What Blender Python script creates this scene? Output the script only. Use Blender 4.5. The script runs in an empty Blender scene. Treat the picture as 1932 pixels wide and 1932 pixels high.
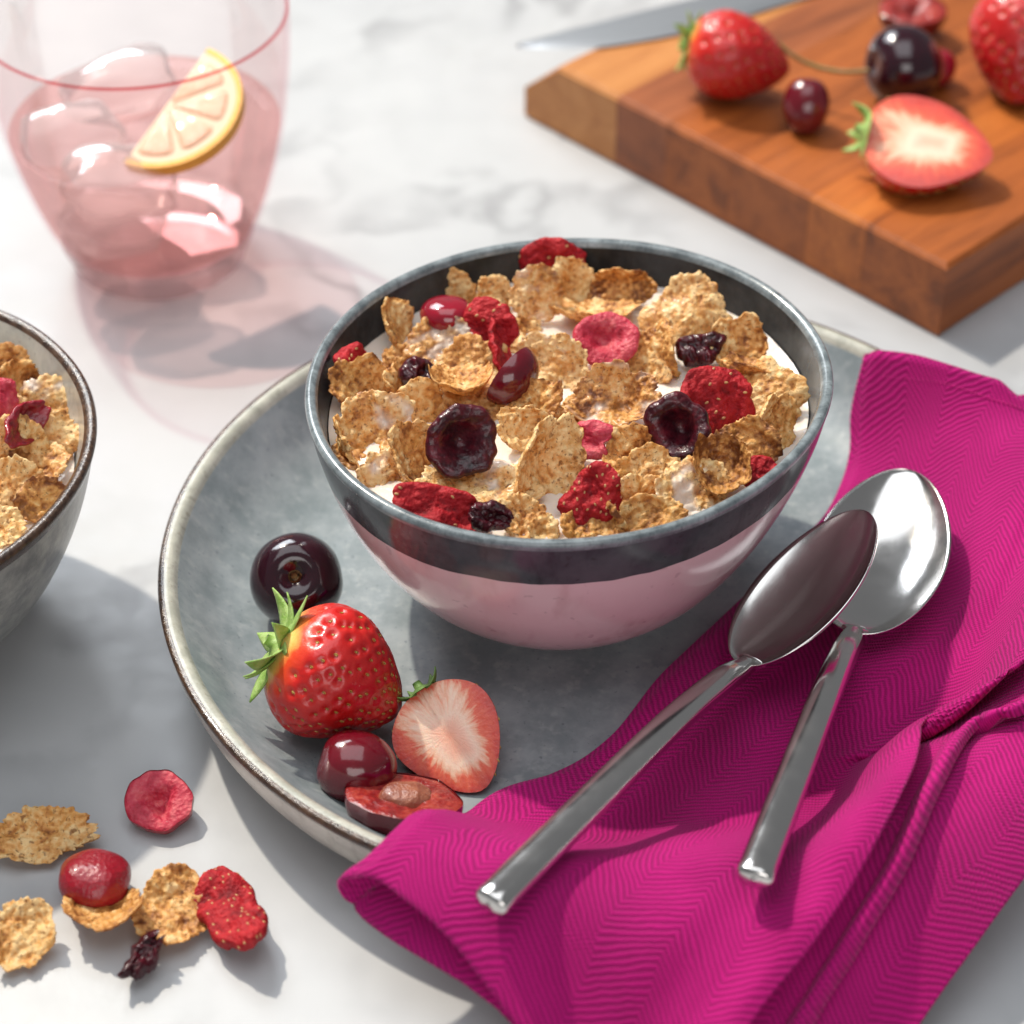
import bpy, math, random
import numpy as np
from mathutils import Vector, Matrix

# ------------------------------------------------------------------ camera, light, exposure
scene = bpy.context.scene
W = 1932.0                                   # pixel frame in which the photograph was measured
FPX = 85 / 36 * W
PITCH = math.radians(40)
CAMZ = 0.499
cam_data = bpy.data.cameras.new('camera'); cam = bpy.data.objects.new('camera', cam_data)
scene.collection.objects.link(cam); scene.camera = cam
cam.location = (0, 0, CAMZ); cam.rotation_euler = (math.radians(90) - PITCH, 0, 0)
cam_data.lens = 85; cam_data.sensor_width = 36; cam_data.clip_start = 0.01; cam_data.clip_end = 50
cam_data.dof.use_dof = True; cam_data.dof.focus_distance = 0.682; cam_data.dof.aperture_fstop = 9.0

world = bpy.data.worlds.new('World'); scene.world = world; world.use_nodes = True
bg = world.node_tree.nodes['Background']; bg.inputs[0].default_value = (0.93, 0.96, 1.0, 1); bg.inputs[1].default_value = 0.18

def aim(o, target):
    o.rotation_euler = (Vector(target) - o.location).to_track_quat('-Z', 'Y').to_euler()
SUN = Vector((-0.52, 0.64, 1.0)).normalized()
kd = bpy.data.lights.new('key_lamp', 'SPOT'); key = bpy.data.objects.new('key_lamp', kd); scene.collection.objects.link(key)
key.location = Vector((0.0, 0.58, 0.0)) + SUN * 4.0; aim(key, (0, 0.58, 0))
kd.energy = 570; kd.shadow_soft_size = 0.06; kd.spot_size = math.radians(26); kd.spot_blend = 0.3; kd.color = (1.0, 0.91, 0.77)
wd = bpy.data.lights.new('window_softbox', 'AREA'); win = bpy.data.objects.new('window_softbox', wd); scene.collection.objects.link(win)
win.location = (-1.1, 2.3, 1.8); aim(win, (0, 0.6, 0)); wd.shape = 'RECTANGLE'; wd.size = 1.5; wd.size_y = 1.0
wd.energy = 42; wd.color = (0.88, 0.94, 1.0)
cd = bpy.data.lights.new('overhead_softbox', 'AREA'); ceil = bpy.data.objects.new('overhead_softbox', cd); scene.collection.objects.link(ceil)
ceil.location = (-0.15, 0.55, 1.8); cd.shape = 'RECTANGLE'; cd.size = 1.7; cd.size_y = 1.5; cd.energy = 14; cd.color = (0.92, 0.96, 1.0)
fd = bpy.data.lights.new('front_fill', 'AREA'); fil = bpy.data.objects.new('front_fill', fd); scene.collection.objects.link(fil)
fil.location = (0.15, -1.25, 0.95); aim(fil, (0, 0.5, 0.03)); fd.shape = 'RECTANGLE'; fd.size = 1.3; fd.size_y = 0.9; fd.energy = 9; fd.color = (1.0, 0.97, 0.95)

scene.view_settings.view_transform = 'Standard'; scene.view_settings.look = 'None'
scene.view_settings.exposure = 0.31; scene.view_settings.gamma = 1.0
scene.render.engine = 'CYCLES'
scene.cycles.max_bounces = 12; scene.cycles.transparent_max_bounces = 16; scene.cycles.caustics_reflective = False
scene.cycles.caustics_refractive = False; scene.cycles.sample_clamp_indirect = 6.0

# ------------------------------------------------------------------ helpers
col = scene.collection
rng = random.Random(7)
CP, SP = math.cos(PITCH), math.sin(PITCH)
def P(px, py, z):
    """point on the horizontal plane z seen at a photo pixel"""
    x = (px - W / 2) / FPX; y = -(py - W / 2) / FPX
    d = np.array([x, CP + y * SP, -SP + y * CP]); t = (z - CAMZ) / d[2]
    return np.array([0, 0, CAMZ]) + d * t
VIEW = np.array([0, -CP, SP])                # towards the camera
SCR_X = np.array([1.0, 0, 0]); SCR_Y = np.array([0, SP, CP])   # picture right / up
def scr(a, b, c):                            # direction from picture right, up, towards viewer
    v = a * SCR_X + b * SCR_Y + c * VIEW
    return v / np.linalg.norm(v)

_perm = np.random.RandomState(3).permutation(512).astype(np.int64)
_grad = np.random.RandomState(4).normal(size=(512, 3)); _grad /= np.linalg.norm(_grad, axis=1)[:, None]
def noise(p):
    p = np.asarray(p, float); i = np.floor(p).astype(np.int64); f = p - i; u = f * f * f * (f * (f * 6 - 15) + 10)
    out = 0
    for dx in (0, 1):
        for dy in (0, 1):
            for dz in (0, 1):
                h = _perm[(_perm[(_perm[(i[..., 0] + dx) & 511] + i[..., 1] + dy) & 511] + i[..., 2] + dz) & 511]
                g = _grad[h]; d = f - np.array([dx, dy, dz])
                w = (u[..., 0] if dx else 1 - u[..., 0]) * (u[..., 1] if dy else 1 - u[..., 1]) * (u[..., 2] if dz else 1 - u[..., 2])
                out = out + w * (g * d).sum(-1)
    return out * 1.5
def fbm(p, n=3):
    p = np.asarray(p, float); return sum(noise(p * 2 ** k + 17.3 * k) / 2 ** k for k in range(n))
def sst(a, b, x):
    t = np.clip((np.asarray(x, float) - a) / (b - a), 0, 1); return t * t * (3 - 2 * t)

def mesh_obj(name, verts, faces, mat, parent=None, attrs=None, uv=None, smooth=True):
    me = bpy.data.meshes.new(name); me.from_pydata([tuple(map(float, v)) for v in verts], [], [tuple(int(i) for i in f) for f in faces])
    if smooth: me.polygons.foreach_set('use_smooth', [True] * len(me.polygons))
    for k, a in (attrs or {}).items():
        at = me.attributes.new(k, 'FLOAT', 'POINT'); at.data.foreach_set('value', np.asarray(a, np.float32))
    if uv is not None:
        l = me.uv_layers.new(name='UVMap'); idx = np.zeros(len(me.loops), np.int32); me.loops.foreach_get('vertex_index', idx)
        l.data.foreach_set('uv', np.asarray(uv, np.float32)[idx].ravel())
    me.materials.append(mat); me.update()
    o = bpy.data.objects.new(name, me); col.objects.link(o); o.color = (1, 1, 1, 0)
    if parent: o.parent = parent
    return o
def thing(name, loc, label, cat, group=None, rot=None):
    o = bpy.data.objects.new(name, None); col.objects.link(o); o.empty_display_size = 0.01
    o.location = tuple(loc); tag(o, label, cat, group)
    if rot is not None: o.rotation_mode = 'QUATERNION'; o.rotation_quaternion = rot
    return o
def tag(o, label=None, cat=None, group=None, kind=None):
    if label: o['label'] = label
    if cat: o['category'] = cat
    if group: o['group'] = group
    if kind: o['kind'] = kind
    return o
def frame_quat(z, xhint):
    z = np.array(z, float); z /= np.linalg.norm(z); x = np.array(xhint, float); x = x - z * (x @ z)
    if np.linalg.norm(x) < 1e-6: x = np.cross(z, [0.3, 0.9, 0.1])
    x /= np.linalg.norm(x); y = np.cross(z, x)
    return Matrix(((x[0], y[0], z[0]), (x[1], y[1], z[1]), (x[2], y[2], z[2]))).to_quaternion()
def setpose(o, loc, q):
    o.location = tuple(loc); o.rotation_mode = 'QUATERNION'; o.rotation_quaternion = q; return o
def grid_faces(nu, nv, closed_u=False, off=0):
    """grid indexed [j*nu+i], i along u (maybe closed), j along v"""
    F = []
    for j in range(nv - 1):
        for i in range(nu if closed_u else nu - 1):
            a = j * nu + i; b = j * nu + (i + 1) % nu
            F.append((off + a, off + b, off + b + nu, off + a + nu))
    return F
def lathe(name, prof, mat, parent=None, seg=128, fn=None, cap0=False, cap1=False):
    """prof: list of (r, z) points; fn(theta array, r, z)->(r, z, dx, dy)"""
    th = np.arange(seg) / seg * 2 * math.pi; V = []
    for r, z in prof:
        rr = np.full(seg, float(r)); zz = np.full(seg, float(z)); dx = dy = 0
        if fn: rr, zz, dx, dy = fn(th, rr, zz)
        V.append(np.stack([rr * np.cos(th) + dx, rr * np.sin(th) + dy, zz], 1))
    F = grid_faces(seg, len(prof), True); V = np.concatenate(V)
    if cap0: F.append(tuple(range(seg))[::-1])
    if cap1: F.append(tuple(range((len(prof) - 1) * seg, len(prof) * seg)))
    return mesh_obj(name, V, F, mat, parent)
def smooth_prof(pts, n):
    """Catmull-Rom through points"""
    p = np.array(pts, float); p = np.vstack([2 * p[0] - p[1], p, 2 * p[-1] - p[-2]]); out = []
    m = len(pts) - 1
    for k in np.linspace(0, m - 1e-9, n):
        i = int(k); t = k - i; a, b, c, d = p[i], p[i + 1], p[i + 2], p[i + 3]
        out.append(0.5 * ((2 * b) + (-a + c) * t + (2 * a - 5 * b + 4 * c - d) * t * t + (-a + 3 * b - 3 * c + d) * t ** 3))
    return np.array(out)
def tube(path, rad, seg=12):
    path = np.array(path, float); n = len(path); rad = np.broadcast_to(rad, (n,)); V = []
    T = np.gradient(path, axis=0); T /= np.linalg.norm(T, axis=1)[:, None]; up = np.array([0.13, 0.21, 0.97])
    for k in range(n):
        a = np.cross(T[k], up); a /= np.linalg.norm(a); b = np.cross(a, T[k]); t = np.arange(seg) / seg * 2 * math.pi
        V.append(path[k] + rad[k] * (np.cos(t)[:, None] * a + np.sin(t)[:, None] * b))
    F = grid_faces(seg, n, True); F += [tuple(range(seg)), tuple(range((n - 1) * seg, n * seg))[::-1]]
    return np.concatenate(V), F
def join(parts):
    V = []; F = []; o = 0
    for v, f in parts:
        V.append(np.asarray(v, float)); F += [tuple(i + o for i in q) for q in f]; o += len(v)
    return np.concatenate(V), F

# ------------------------------------------------------------------ materials
class M:
    def __init__(s, name):
        s.m = bpy.data.materials.new(name); s.m.use_nodes = True; s.t = s.m.node_tree; s.n = s.t.nodes
        s.b = s.n['Principled BSDF']; s.out = s.n['Material Output']
    def N(s, ty, **kw):
        n = s.n.new('ShaderNode' + ty)
        for k, v in kw.items():
            if k in n.inputs: s.set(n.inputs[k], v)
            else: setattr(n, k, v)
        return n
    def set(s, inp, v):
        if isinstance(v, bpy.types.NodeSocket): s.t.links.new(v, inp)
        elif isinstance(v, tuple) and len(v) == 3 and inp.type == 'RGBA': inp.default_value = (*v, 1)
        else: inp.default_value = v
    def P(s, **kw):
        for k, v in kw.items(): s.set(s.b.inputs[k.replace('_', ' ')], v)
        return s
    def obj(s): return s.N('TexCoord').outputs['Object']
    def uv(s): return s.N('TexCoord').outputs['UV']
    def noise(s, vec, scale, detail=4, rough=0.55, dist=0.0):
        n = s.N('TexNoise'); s.set(n.inputs['Vector'], vec); n.inputs['Scale'].default_value = scale
        n.inputs['Detail'].default_value = detail; n.inputs['Roughness'].default_value = rough; n.inputs['Distortion'].default_value = dist
        return n.outputs['Fac']
    def vor(s, vec, scale, feature='F1'):
        n = s.N('TexVoronoi', feature=feature); s.set(n.inputs['Vector'], vec); n.inputs['Scale'].default_value = scale; return n.outputs['Distance']
    def ramp(s, fac, stops, interp='LINEAR'):
        n = s.N('ValToRGB'); s.set(n.inputs['Fac'], fac); n.color_ramp.interpolation = interp; e = n.color_ramp.elements
        while len(e) < len(stops): e.new(0.5)
        for q, (p, c) in zip(e, stops): q.position = p; q.color = (*c, 1) if len(c) == 3 else c
        return n.outputs['Color']
    def mix(s, fac, a, b, mode='MIX'):
        n = s.N('Mix', data_type='RGBA', blend_type=mode); s.set(n.inputs[0], fac); s.set(n.inputs[6], a); s.set(n.inputs[7], b); return n.outputs[2]
    def math(s, op, a, b=None, c=None, clamp=False):
        n = s.N('Math', operation=op); n.use_clamp = clamp; s.set(n.inputs[0], a)
        if b is not None: s.set(n.inputs[1], b)
        if c is not None: s.set(n.inputs[2], c)
        return n.outputs[0]
    def maprange(s, v, a, b, c=0.0, d=1.0, smooth=True):
        n = s.N('MapRange', interpolation_type='SMOOTHSTEP' if smooth else 'LINEAR'); s.set(n.inputs[0], v)
        for k, x in zip((1, 2, 3, 4), (a, b, c, d)): s.set(n.inputs[k], x)
        return n.outputs[0]
    def bump(s, h, dist, strength=1.0, normal=None):
        n = s.N('Bump'); s.set(n.inputs['Height'], h); n.inputs['Distance'].default_value = dist; n.inputs['Strength'].default_value = strength
        if normal is not None: s.set(n.inputs['Normal'], normal)
        s.set(s.b.inputs['Normal'], n.outputs[0]); return n.outputs[0]
    def attr(s, name):
        n = s.N('Attribute', attribute_name=name); return n.outputs['Fac']
    def rand(s): return s.N('ObjectInfo').outputs['Random']
    def alpha(s): return s.N('ObjectInfo').outputs['Alpha']
    def mapping(s, vec, scale=(1, 1, 1), rot=(0, 0, 0), loc=(0, 0, 0)):
        n = s.N('Mapping'); s.set(n.inputs['Vector'], vec); n.inputs['Scale'].default_value = scale; n.inputs['Rotation'].default_value = rot
        n.inputs['Location'].default_value = loc; return n.outputs[0]
    def sep(s, vec):
        n = s.N('SeparateXYZ'); s.set(n.inputs[0], vec); return n.outputs
    def comb(s, x, y, z=0.0):
        n = s.N('CombineXYZ')
        for k, v in enumerate((x, y, z)): s.set(n.inputs[k], v)
        return n.outputs[0]
def sss(m, w, rad, scale): m.P(Subsurface_Weight=w, Subsurface_Radius=rad, Subsurface_Scale=scale); return m

def mat_marble():
    m = M('white_marble'); o = m.obj()
    big = m.noise(o, 5, 5, 0.6)
    warp = m.noise(o, 7, 4, 0.6)
    w = m.N('VectorMath', operation='SCALE'); m.set(w.inputs[0], m.N('TexNoise', Vector=o, Scale=9.0, Detail=5.0).outputs['Color']); w.inputs[3].default_value = 0.16
    a = m.N('VectorMath', operation='ADD'); m.set(a.inputs[0], o); m.set(a.inputs[1], w.outputs[0]); wv = a.outputs[0]
    mp = m.mapping(wv, (1, 1, 1), (0, 0, 0.7))
    v1 = m.math('ABSOLUTE', m.math('SUBTRACT', m.noise(mp, 7, 3, 0.5), 0.5))
    vein = m.math('MULTIPLY', m.maprange(v1, 0.0, 0.045, 1.0, 0.0), m.maprange(big, 0.42, 0.68))
    v2 = m.math('ABSOLUTE', m.math('SUBTRACT', m.noise(mp, 19, 4, 0.6), 0.5))
    vein2 = m.math('MULTIPLY', m.maprange(v2, 0.0, 0.03, 0.55, 0.0), m.maprange(warp, 0.5, 0.75))
    cloud = m.maprange(m.noise(wv, 4.5, 5, 0.6), 0.35, 0.75)
    base = m.mix(cloud, (0.45, 0.457, 0.465), (0.385, 0.393, 0.408))
    c = m.mix(m.math('MULTIPLY', vein, 0.8), base, (0.22, 0.22, 0.23)); c = m.mix(m.math('MULTIPLY', vein2, 0.6), c, (0.27, 0.255, 0.24))
    r = m.maprange(m.noise(o, 60, 3), 0.3, 0.7, 0.32, 0.46)
    m.P(Base_Color=c, Roughness=r, Specular_IOR_Level=0.35); sss(m, 0.10, (1, 1, 1), 0.004)
    m.bump(m.noise(o, 420, 2), 0.00004, 0.6); return m.m

def mat_stone(name, c0, c1, speck, rough=0.32, scale=90, cool=None, spec=0.5, coat=0.25):
    m = M(name); o = m.obj()
    f = m.noise(o, scale, 5, 0.65); g = m.noise(m.mapping(o, (1, 1, 0.25)), scale * 3.5, 3, 0.6)
    c = m.mix(m.maprange(f, 0.32, 0.7), c0, c1); c = m.mix(m.math('MULTIPLY', m.maprange(g, 0.52, 0.75), 0.45), c, c0, 'MULTIPLY') if cool is None else m.mix(m.math('MULTIPLY', m.maprange(g, 0.5, 0.75), 0.5), c, cool)
    s = m.maprange(m.noise(o, scale * 9, 2, 0.5), 0.66, 0.74); c = m.mix(m.math('MULTIPLY', s, 0.55), c, speck)
    m.P(Base_Color=c, Roughness=rough, Coat_Weight=coat, Coat_Roughness=0.2, Specular_IOR_Level=spec); m.bump(m.math('ADD', f, m.math('MULTIPLY', g, 0.35)), 0.0003, 0.5); return m.m

def mat_plain(name, c, rough=0.4, spec=0.5, coat=0.0, c2=None, scale=200, bump=0.0, metal=0.0, s=None, coatr=0.05):
    m = M(name); o = m.obj()
    cc = c if c2 is None else m.mix(m.maprange(m.noise(o, scale, 4, 0.6), 0.3, 0.72), c, c2)
    m.P(Base_Color=cc, Roughness=rough, Specular_IOR_Level=spec, Coat_Weight=coat, Coat_Roughness=coatr, Metallic=metal)
    if bump: m.bump(m.noise(o, scale * 3, 4, 0.6), bump)
    if s: sss(m, *s)
    return m.m

def mat_flake():
    m = M('toasted_bran'); o = m.obj(); oi = m.N('ObjectInfo')
    off = m.N('VectorMath', operation='ADD'); m.set(off.inputs[0], o); m.set(off.inputs[1], m.comb(oi.outputs['Random'], m.math('MULTIPLY', oi.outputs['Random'], 7.3), 0.0)); v = off.outputs[0]
    a = m.noise(v, 130, 5, 0.65); b = m.noise(v, 520, 4, 0.6); lump = m.attr('lump')
    mixv = m.math('ADD', m.math('MULTIPLY_ADD', a, 1.15, m.maprange(oi.outputs['Random'], 0.0, 1.0, -0.47, -0.17, False)), m.math('ADD', m.math('MULTIPLY', b, 0.28), m.math('MULTIPLY', lump, 0.34)))
    c = m.ramp(mixv, [(0.26, (0.17, 0.055, 0.015)), (0.40, (0.50, 0.215, 0.060)), (0.54, (0.78, 0.41, 0.125)), (0.74, (0.95, 0.70, 0.34))])
    sp = m.math('MAXIMUM', m.maprange(m.noise(v, 900, 2, 0.5), 0.60, 0.70), m.maprange(m.noise(v, 380, 3, 0.6), 0.60, 0.70)); c = m.mix(m.math('MULTIPLY', sp, 0.75), c, (0.15, 0.050, 0.014))
    c = m.mix(m.math('MULTIPLY', m.maprange(m.noise(v, 60, 3), 0.5, 0.75), 0.45), c, (0.72, 0.36, 0.07))
    # film of milk
    wet = oi.outputs['Alpha']; film = m.math('SUBTRACT', m.noise(v, 80, 2, 0.45, 0.5), m.math('SUBTRACT', 0.98, m.math('MULTIPLY', wet, 0.74)))
    mk = m.maprange(film, 0.0, 0.14)
    h = m.math('MULTIPLY', m.math('ADD', m.vor(v, 620), m.math('MULTIPLY', m.noise(v, 1500, 3), 0.45)), m.math('SUBTRACT', 1.0, mk));  c = m.mix(m.math('MULTIPLY', mk, 0.9), c, (0.82, 0.75, 0.67))
    sheen = m.maprange(wet, 0.2, 0.8, 0.0, 0.5)
    m.P(Base_Color=c, Roughness=m.mix(mk, (0.52, 0.52, 0.52), (0.16, 0.16, 0.16)), Coat_Weight=sheen, Coat_Roughness=0.22, Transmission_Weight=0.0, Specular_IOR_Level=0.4)
    bn = m.bump(h, 0.0009, 0.65)
    tr = m.N('BsdfTranslucent'); m.set(tr.inputs[0], m.mix(0.5, c, (0.95, 0.45, 0.10))); m.set(tr.inputs['Normal'], bn)
    mx = m.N('MixShader'); mx.inputs[0].default_value = 0.26; m.set(mx.inputs[1], m.b.outputs[0]); m.set(mx.inputs[2], tr.outputs[0]); m.set(m.out.inputs[0], mx.outputs[0])
    return m.m

def mat_berry(name, dark, mid, light, rough, scale=160, coat=0.2, bump=0.0006, milk=False, spec=0.45):
    m = M(name); o = m.obj(); a = m.noise(o, scale, 5, 0.65); lump = m.attr('lump')
    f = m.math('ADD', m.math('MULTIPLY', a, 0.75), m.math('MULTIPLY', lump, 0.30))
    c = m.ramp(f, [(0.30, dark), (0.52, mid), (0.78, light)])
    if milk:
        film = m.math('SUBTRACT', m.noise(o, 110, 2, 0.5), m.math('SUBTRACT', 1.0, m.math('MULTIPLY', m.alpha(), 0.55)))
        c = m.mix(m.maprange(film, 0.0, 0.08), c, (0.80, 0.62, 0.66))
    m.P(Base_Color=c, Roughness=rough, Coat_Weight=coat, Coat_Roughness=0.08, Specular_IOR_Level=spec)
    m.bump(m.math('ADD', m.noise(o, 700, 4, 0.6), m.math('MULTIPLY', m.vor(o, 900), 0.5)), bump, 0.7)
    sss(m, 0.12, (1.0, 0.25, 0.2), 0.0015); return m.m

def mat_fresh_strawberry():
    m = M('fresh_strawberry_skin'); o = m.obj(); tp = m.attr('along'); n = m.noise(o, 90, 4)
    f = m.math('ADD', tp, m.math('MULTIPLY', m.math('SUBTRACT', n, 0.5), 0.16))
    c = m.ramp(f, [(0.0, (0.70, 0.62, 0.22)), (0.045, (0.80, 0.42, 0.10)), (0.085, (0.66, 0.06, 0.018)), (0.17, (0.52, 0.012, 0.010)), (1.0, (0.36, 0.006, 0.009))])
    c = m.mix(m.math('MULTIPLY', m.maprange(m.noise(o, 300, 3), 0.5, 0.8), 0.35), c, (0.72, 0.05, 0.03))
    m.P(Base_Color=c, Roughness=m.maprange(m.noise(o, 120, 3), 0.3, 0.7, 0.24, 0.42), Coat_Weight=0.28, Coat_Roughness=0.10, Specular_IOR_Level=0.45); m.bump(m.noise(o, 500, 4), 0.0004, 0.6)
    sss(m, 0.22, (1.0, 0.16, 0.10), 0.003); return m.m

def mat_cut_strawberry(name, shift):
    m = M(name); d = m.attr('edge'); an = m.attr('ang'); al = m.attr('along'); o = m.obj()
    st = m.noise(m.comb(m.math('MULTIPLY', an, 5.0), m.math('MULTIPLY', d, 1.6), 0.0), 1.7, 3, 0.6)
    e = m.math('ADD', d, m.math('MULTIPLY', m.math('MULTIPLY', m.math('SUBTRACT', st, 0.5), m.maprange(d, 0.15, 0.6)), 0.62)); e = m.math('ADD', e, m.math('MULTIPLY', m.math('SUBTRACT', m.noise(o, 140, 3), 0.5), 0.22))
    e = m.math('SUBTRACT', e, m.maprange(al, 0.02, 0.36, 0.34, 0.0)); e = m.math('ADD', e, shift)
    c = m.ramp(e, [(0.0, (0.84, 0.42, 0.28)), (0.16, (0.86, 0.50, 0.36)), (0.34, (0.90, 0.68, 0.52)), (0.49, (0.84, 0.44, 0.28)), (0.62, (0.74, 0.10, 0.035)), (0.85, (0.62, 0.025, 0.012)), (1.0, (0.48, 0.010, 0.008))])
    c = m.mix(m.math('MULTIPLY', m.noise(o, 800, 3), 0.2), c, (0.9, 0.6, 0.5))
    m.P(Base_Color=c, Roughness=0.32, Coat_Weight=0.25, Coat_Roughness=0.2); m.bump(m.math('ADD', m.noise(o, 900, 3), st), 0.00025, 0.6); sss(m, 0.3, (1, 0.35, 0.22), 0.003); return m.m

def mat_wood(name, c0, c1, c2):
    m = M(name); o = m.obj(); oi = m.N('ObjectInfo').outputs['Random']
    s = m.mapping(o, (1, 0.09, 1)); off = m.N('VectorMath', operation='ADD'); m.set(off.inputs[0], s); m.set(off.inputs[1], m.comb(oi, oi, oi))
    a = m.noise(off.outputs[0], 75, 6, 0.65, 0.8); b = m.noise(off.outputs[0], 420, 4, 0.6); g = m.noise(o, 22, 3)
    c = m.ramp(a, [(0.30, c0), (0.5, c1), (0.72, c2)]); c = m.mix(m.math('MULTIPLY', m.maprange(b, 0.5, 0.72), 0.45), c, c0)
    c = m.mix(m.math('MULTIPLY', m.maprange(g, 0.45, 0.7), 0.4), c, c1)
    m.P(Base_Color=c, Roughness=0.42, Specular_IOR_Level=0.4); m.bump(m.math('ADD', a, b), 0.0003, 0.5); return m.m

def mat_cloth():
    m = M('magenta_herringbone'); uv = m.uv(); s = m.sep(uv); u = s[0]; v = s[1]   # metres on the cloth
    BAND, RIB = 0.0135, 0.0021
    v = m.math('ADD', v, m.math('MULTIPLY', m.noise(uv, 60, 3), 0.004)); u = m.math('ADD', u, m.math('MULTIPLY', m.noise(uv, 45, 4), 0.0045)); p = m.math('PINGPONG', m.math('ADD', v, 1.0), BAND)                     # zigzag across the bands
    rib = m.math('PINGPONG', m.math('DIVIDE', m.math('ADD', m.math('ADD', u, p), 1.0), RIB), 0.5)
    rib = m.maprange(m.math('MULTIPLY', rib, 2.0), 0.1, 0.9)
    ts = 0.0011
    tw = m.math('SINE', m.math('MULTIPLY', m.math('ADD', m.math('SUBTRACT', u, p), m.math('MULTIPLY', rib, 0.0003)), 6.2832 / ts))
    warp = m.math('SINE', m.math('MULTIPLY', v, 6.2832 / 0.0009))
    fuzz = m.noise(uv, 2600, 3, 0.7); big = m.noise(uv, 35, 3)
    h = m.math('ADD', m.math('MULTIPLY', rib, 1.0), m.math('ADD', m.math('MULTIPLY', tw, 0.32), m.math('MULTIPLY', fuzz, 1.3)))
    h = m.math('ADD', h, m.math('MULTIPLY', warp, 0.08))
    ribc = m.math('ADD', m.math('MULTIPLY', rib, 0.62), m.math('ADD', m.math('MULTIPLY', tw, 0.13), m.math('MULTIPLY', fuzz, 0.45)))
    c = m.mix(m.maprange(ribc, 0.12, 0.92), (0.24, 0.0, 0.085), (0.53, 0.002, 0.182))
    c = m.mix(m.math('MULTIPLY', m.maprange(m.math('ADD', m.math('MULTIPLY', tw, 0.25), fuzz), 0.45, 0.95), 0.35), c, (0.70, 0.02, 0.30))
    c = m.mix(m.math('MULTIPLY', big, 0.15), c, (0.45, 0.0, 0.15))
    m.P(Base_Color=c, Roughness=0.8, Specular_IOR_Level=0.25, Sheen_Weight=0.2, Sheen_Roughness=0.35, Sheen_Tint=(1.0, 0.45, 0.75, 1))
    bn = m.bump(m.math('MULTIPLY', h, m.maprange(m.noise(uv, 28, 3), 0.3, 0.7, 0.45, 1.1)), 0.00034, 0.9)
    tr = m.N('BsdfTranslucent'); m.set(tr.inputs[0], (0.75, 0.01, 0.25)); mx = m.N('MixShader'); mx.inputs[0].default_value = 0.10
    m.set(mx.inputs[1], m.b.outputs[0]); m.set(mx.inputs[2], tr.outputs[0]); m.set(m.out.inputs[0], mx.outputs[0]); return m.m

def mat_steel(name, rough=0.2):
    m = M(name); o = m.obj(); n = m.noise(m.mapping(o, (1, 0.03, 1)), 1800, 4, 0.6); sm = m.noise(o, 120, 4, 0.6)
    m.P(Base_Color=(0.62, 0.60, 0.58), Metallic=1.0, Roughness=m.maprange(sm, 0.3, 0.75, rough * 0.85, rough * 1.35)); m.bump(n, 0.00002, 0.5); return m.m

def mat_clear(name, tint, body=None, bodyw=0.0, gloss=0.03, ior=1.45, edge=None, bw_trans=0.5, refl=0.15):
    """thin clear wall: tinted see-through, fresnel gloss, optional cloudy body"""
    m = M(name); m.n.remove(m.b)
    t = m.N('BsdfTransparent'); m.set(t.inputs[0], tint)
    if edge:
        lw = m.N('LayerWeight'); lw.inputs[0].default_value = 0.35
        m.set(t.inputs[0], m.mix(m.math('POWER', lw.outputs['Facing'], 4.0), tint, edge))
    cur = t.outputs[0]
    if bodyw:
        d = m.N('BsdfDiffuse'); m.set(d.inputs[0], body); tl = m.N('BsdfTranslucent'); m.set(tl.inputs[0], body)
        a = m.N('MixShader'); a.inputs[0].default_value = bw_trans; m.set(a.inputs[1], d.outputs[0]); m.set(a.inputs[2], tl.outputs[0])
        b = m.N('MixShader'); b.inputs[0].default_value = bodyw; m.set(b.inputs[1], cur); m.set(b.inputs[2], a.outputs[0]); cur = b.outputs[0]
    g = m.N('BsdfGlossy'); g.inputs['Roughness'].default_value = gloss; fr = m.N('Fresnel'); fr.inputs[0].default_value = ior
    x = m.N('MixShader'); m.set(x.inputs[0], m.math('MULTIPLY', fr.outputs[0], refl)); m.set(x.inputs[1], cur); m.set(x.inputs[2], g.outputs[0]); m.set(m.out.inputs[0], x.outputs[0])
    return m.m

MARBLE = mat_marble()
PLATE_IN = mat_stone('plate_glaze_grey_green', (0.19, 0.228, 0.238), (0.305, 0.34, 0.352), (0.09, 0.11, 0.14), 0.30, 70, (0.39, 0.415, 0.415))
PLATE_LIP = mat_stone('plate_lip_cream', (0.33, 0.33, 0.28), (0.50, 0.49, 0.42), (0.22, 0.14, 0.08), 0.25, 130)
PLATE_OUT = mat_stone('plate_outside_sand', (0.40, 0.37, 0.33), (0.55, 0.52, 0.46), (0.16, 0.11, 0.09), 0.38, 80)
RIM_BROWN = mat_plain('bare_rim_brown', (0.028, 0.014, 0.009), 0.2, 0.5, 0.3, (0.085, 0.045, 0.026), 350, 0.0003)
BOWL_PINK = mat_stone('bowl_glaze_pink', (0.69, 0.485, 0.505), (0.73, 0.535, 0.55), (0.48, 0.32, 0.34), 0.13, 28)
BOWL_BAND = mat_stone('bowl_glaze_slate', (0.040, 0.045, 0.052), (0.085, 0.092, 0.100), (0.03, 0.03, 0.03), 0.15, 45, None, 0.4, 0.0)
BOWL_RIM = mat_stone('bowl_rim_grey', (0.10, 0.12, 0.13), (0.24, 0.275, 0.29), (0.03, 0.03, 0.035), 0.22, 150)
BOWL_IN = mat_stone('bowl_inside_slate', (0.016, 0.018, 0.02), (0.055, 0.058, 0.062), (0.03, 0.03, 0.03), 0.22, 40, None, 0.22, 0.0)
SBOWL_IN = mat_stone('small_bowl_inside', (0.30, 0.305, 0.285), (0.44, 0.44, 0.41), (0.12, 0.13, 0.14), 0.26, 80, (0.24, 0.26, 0.27))
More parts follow.
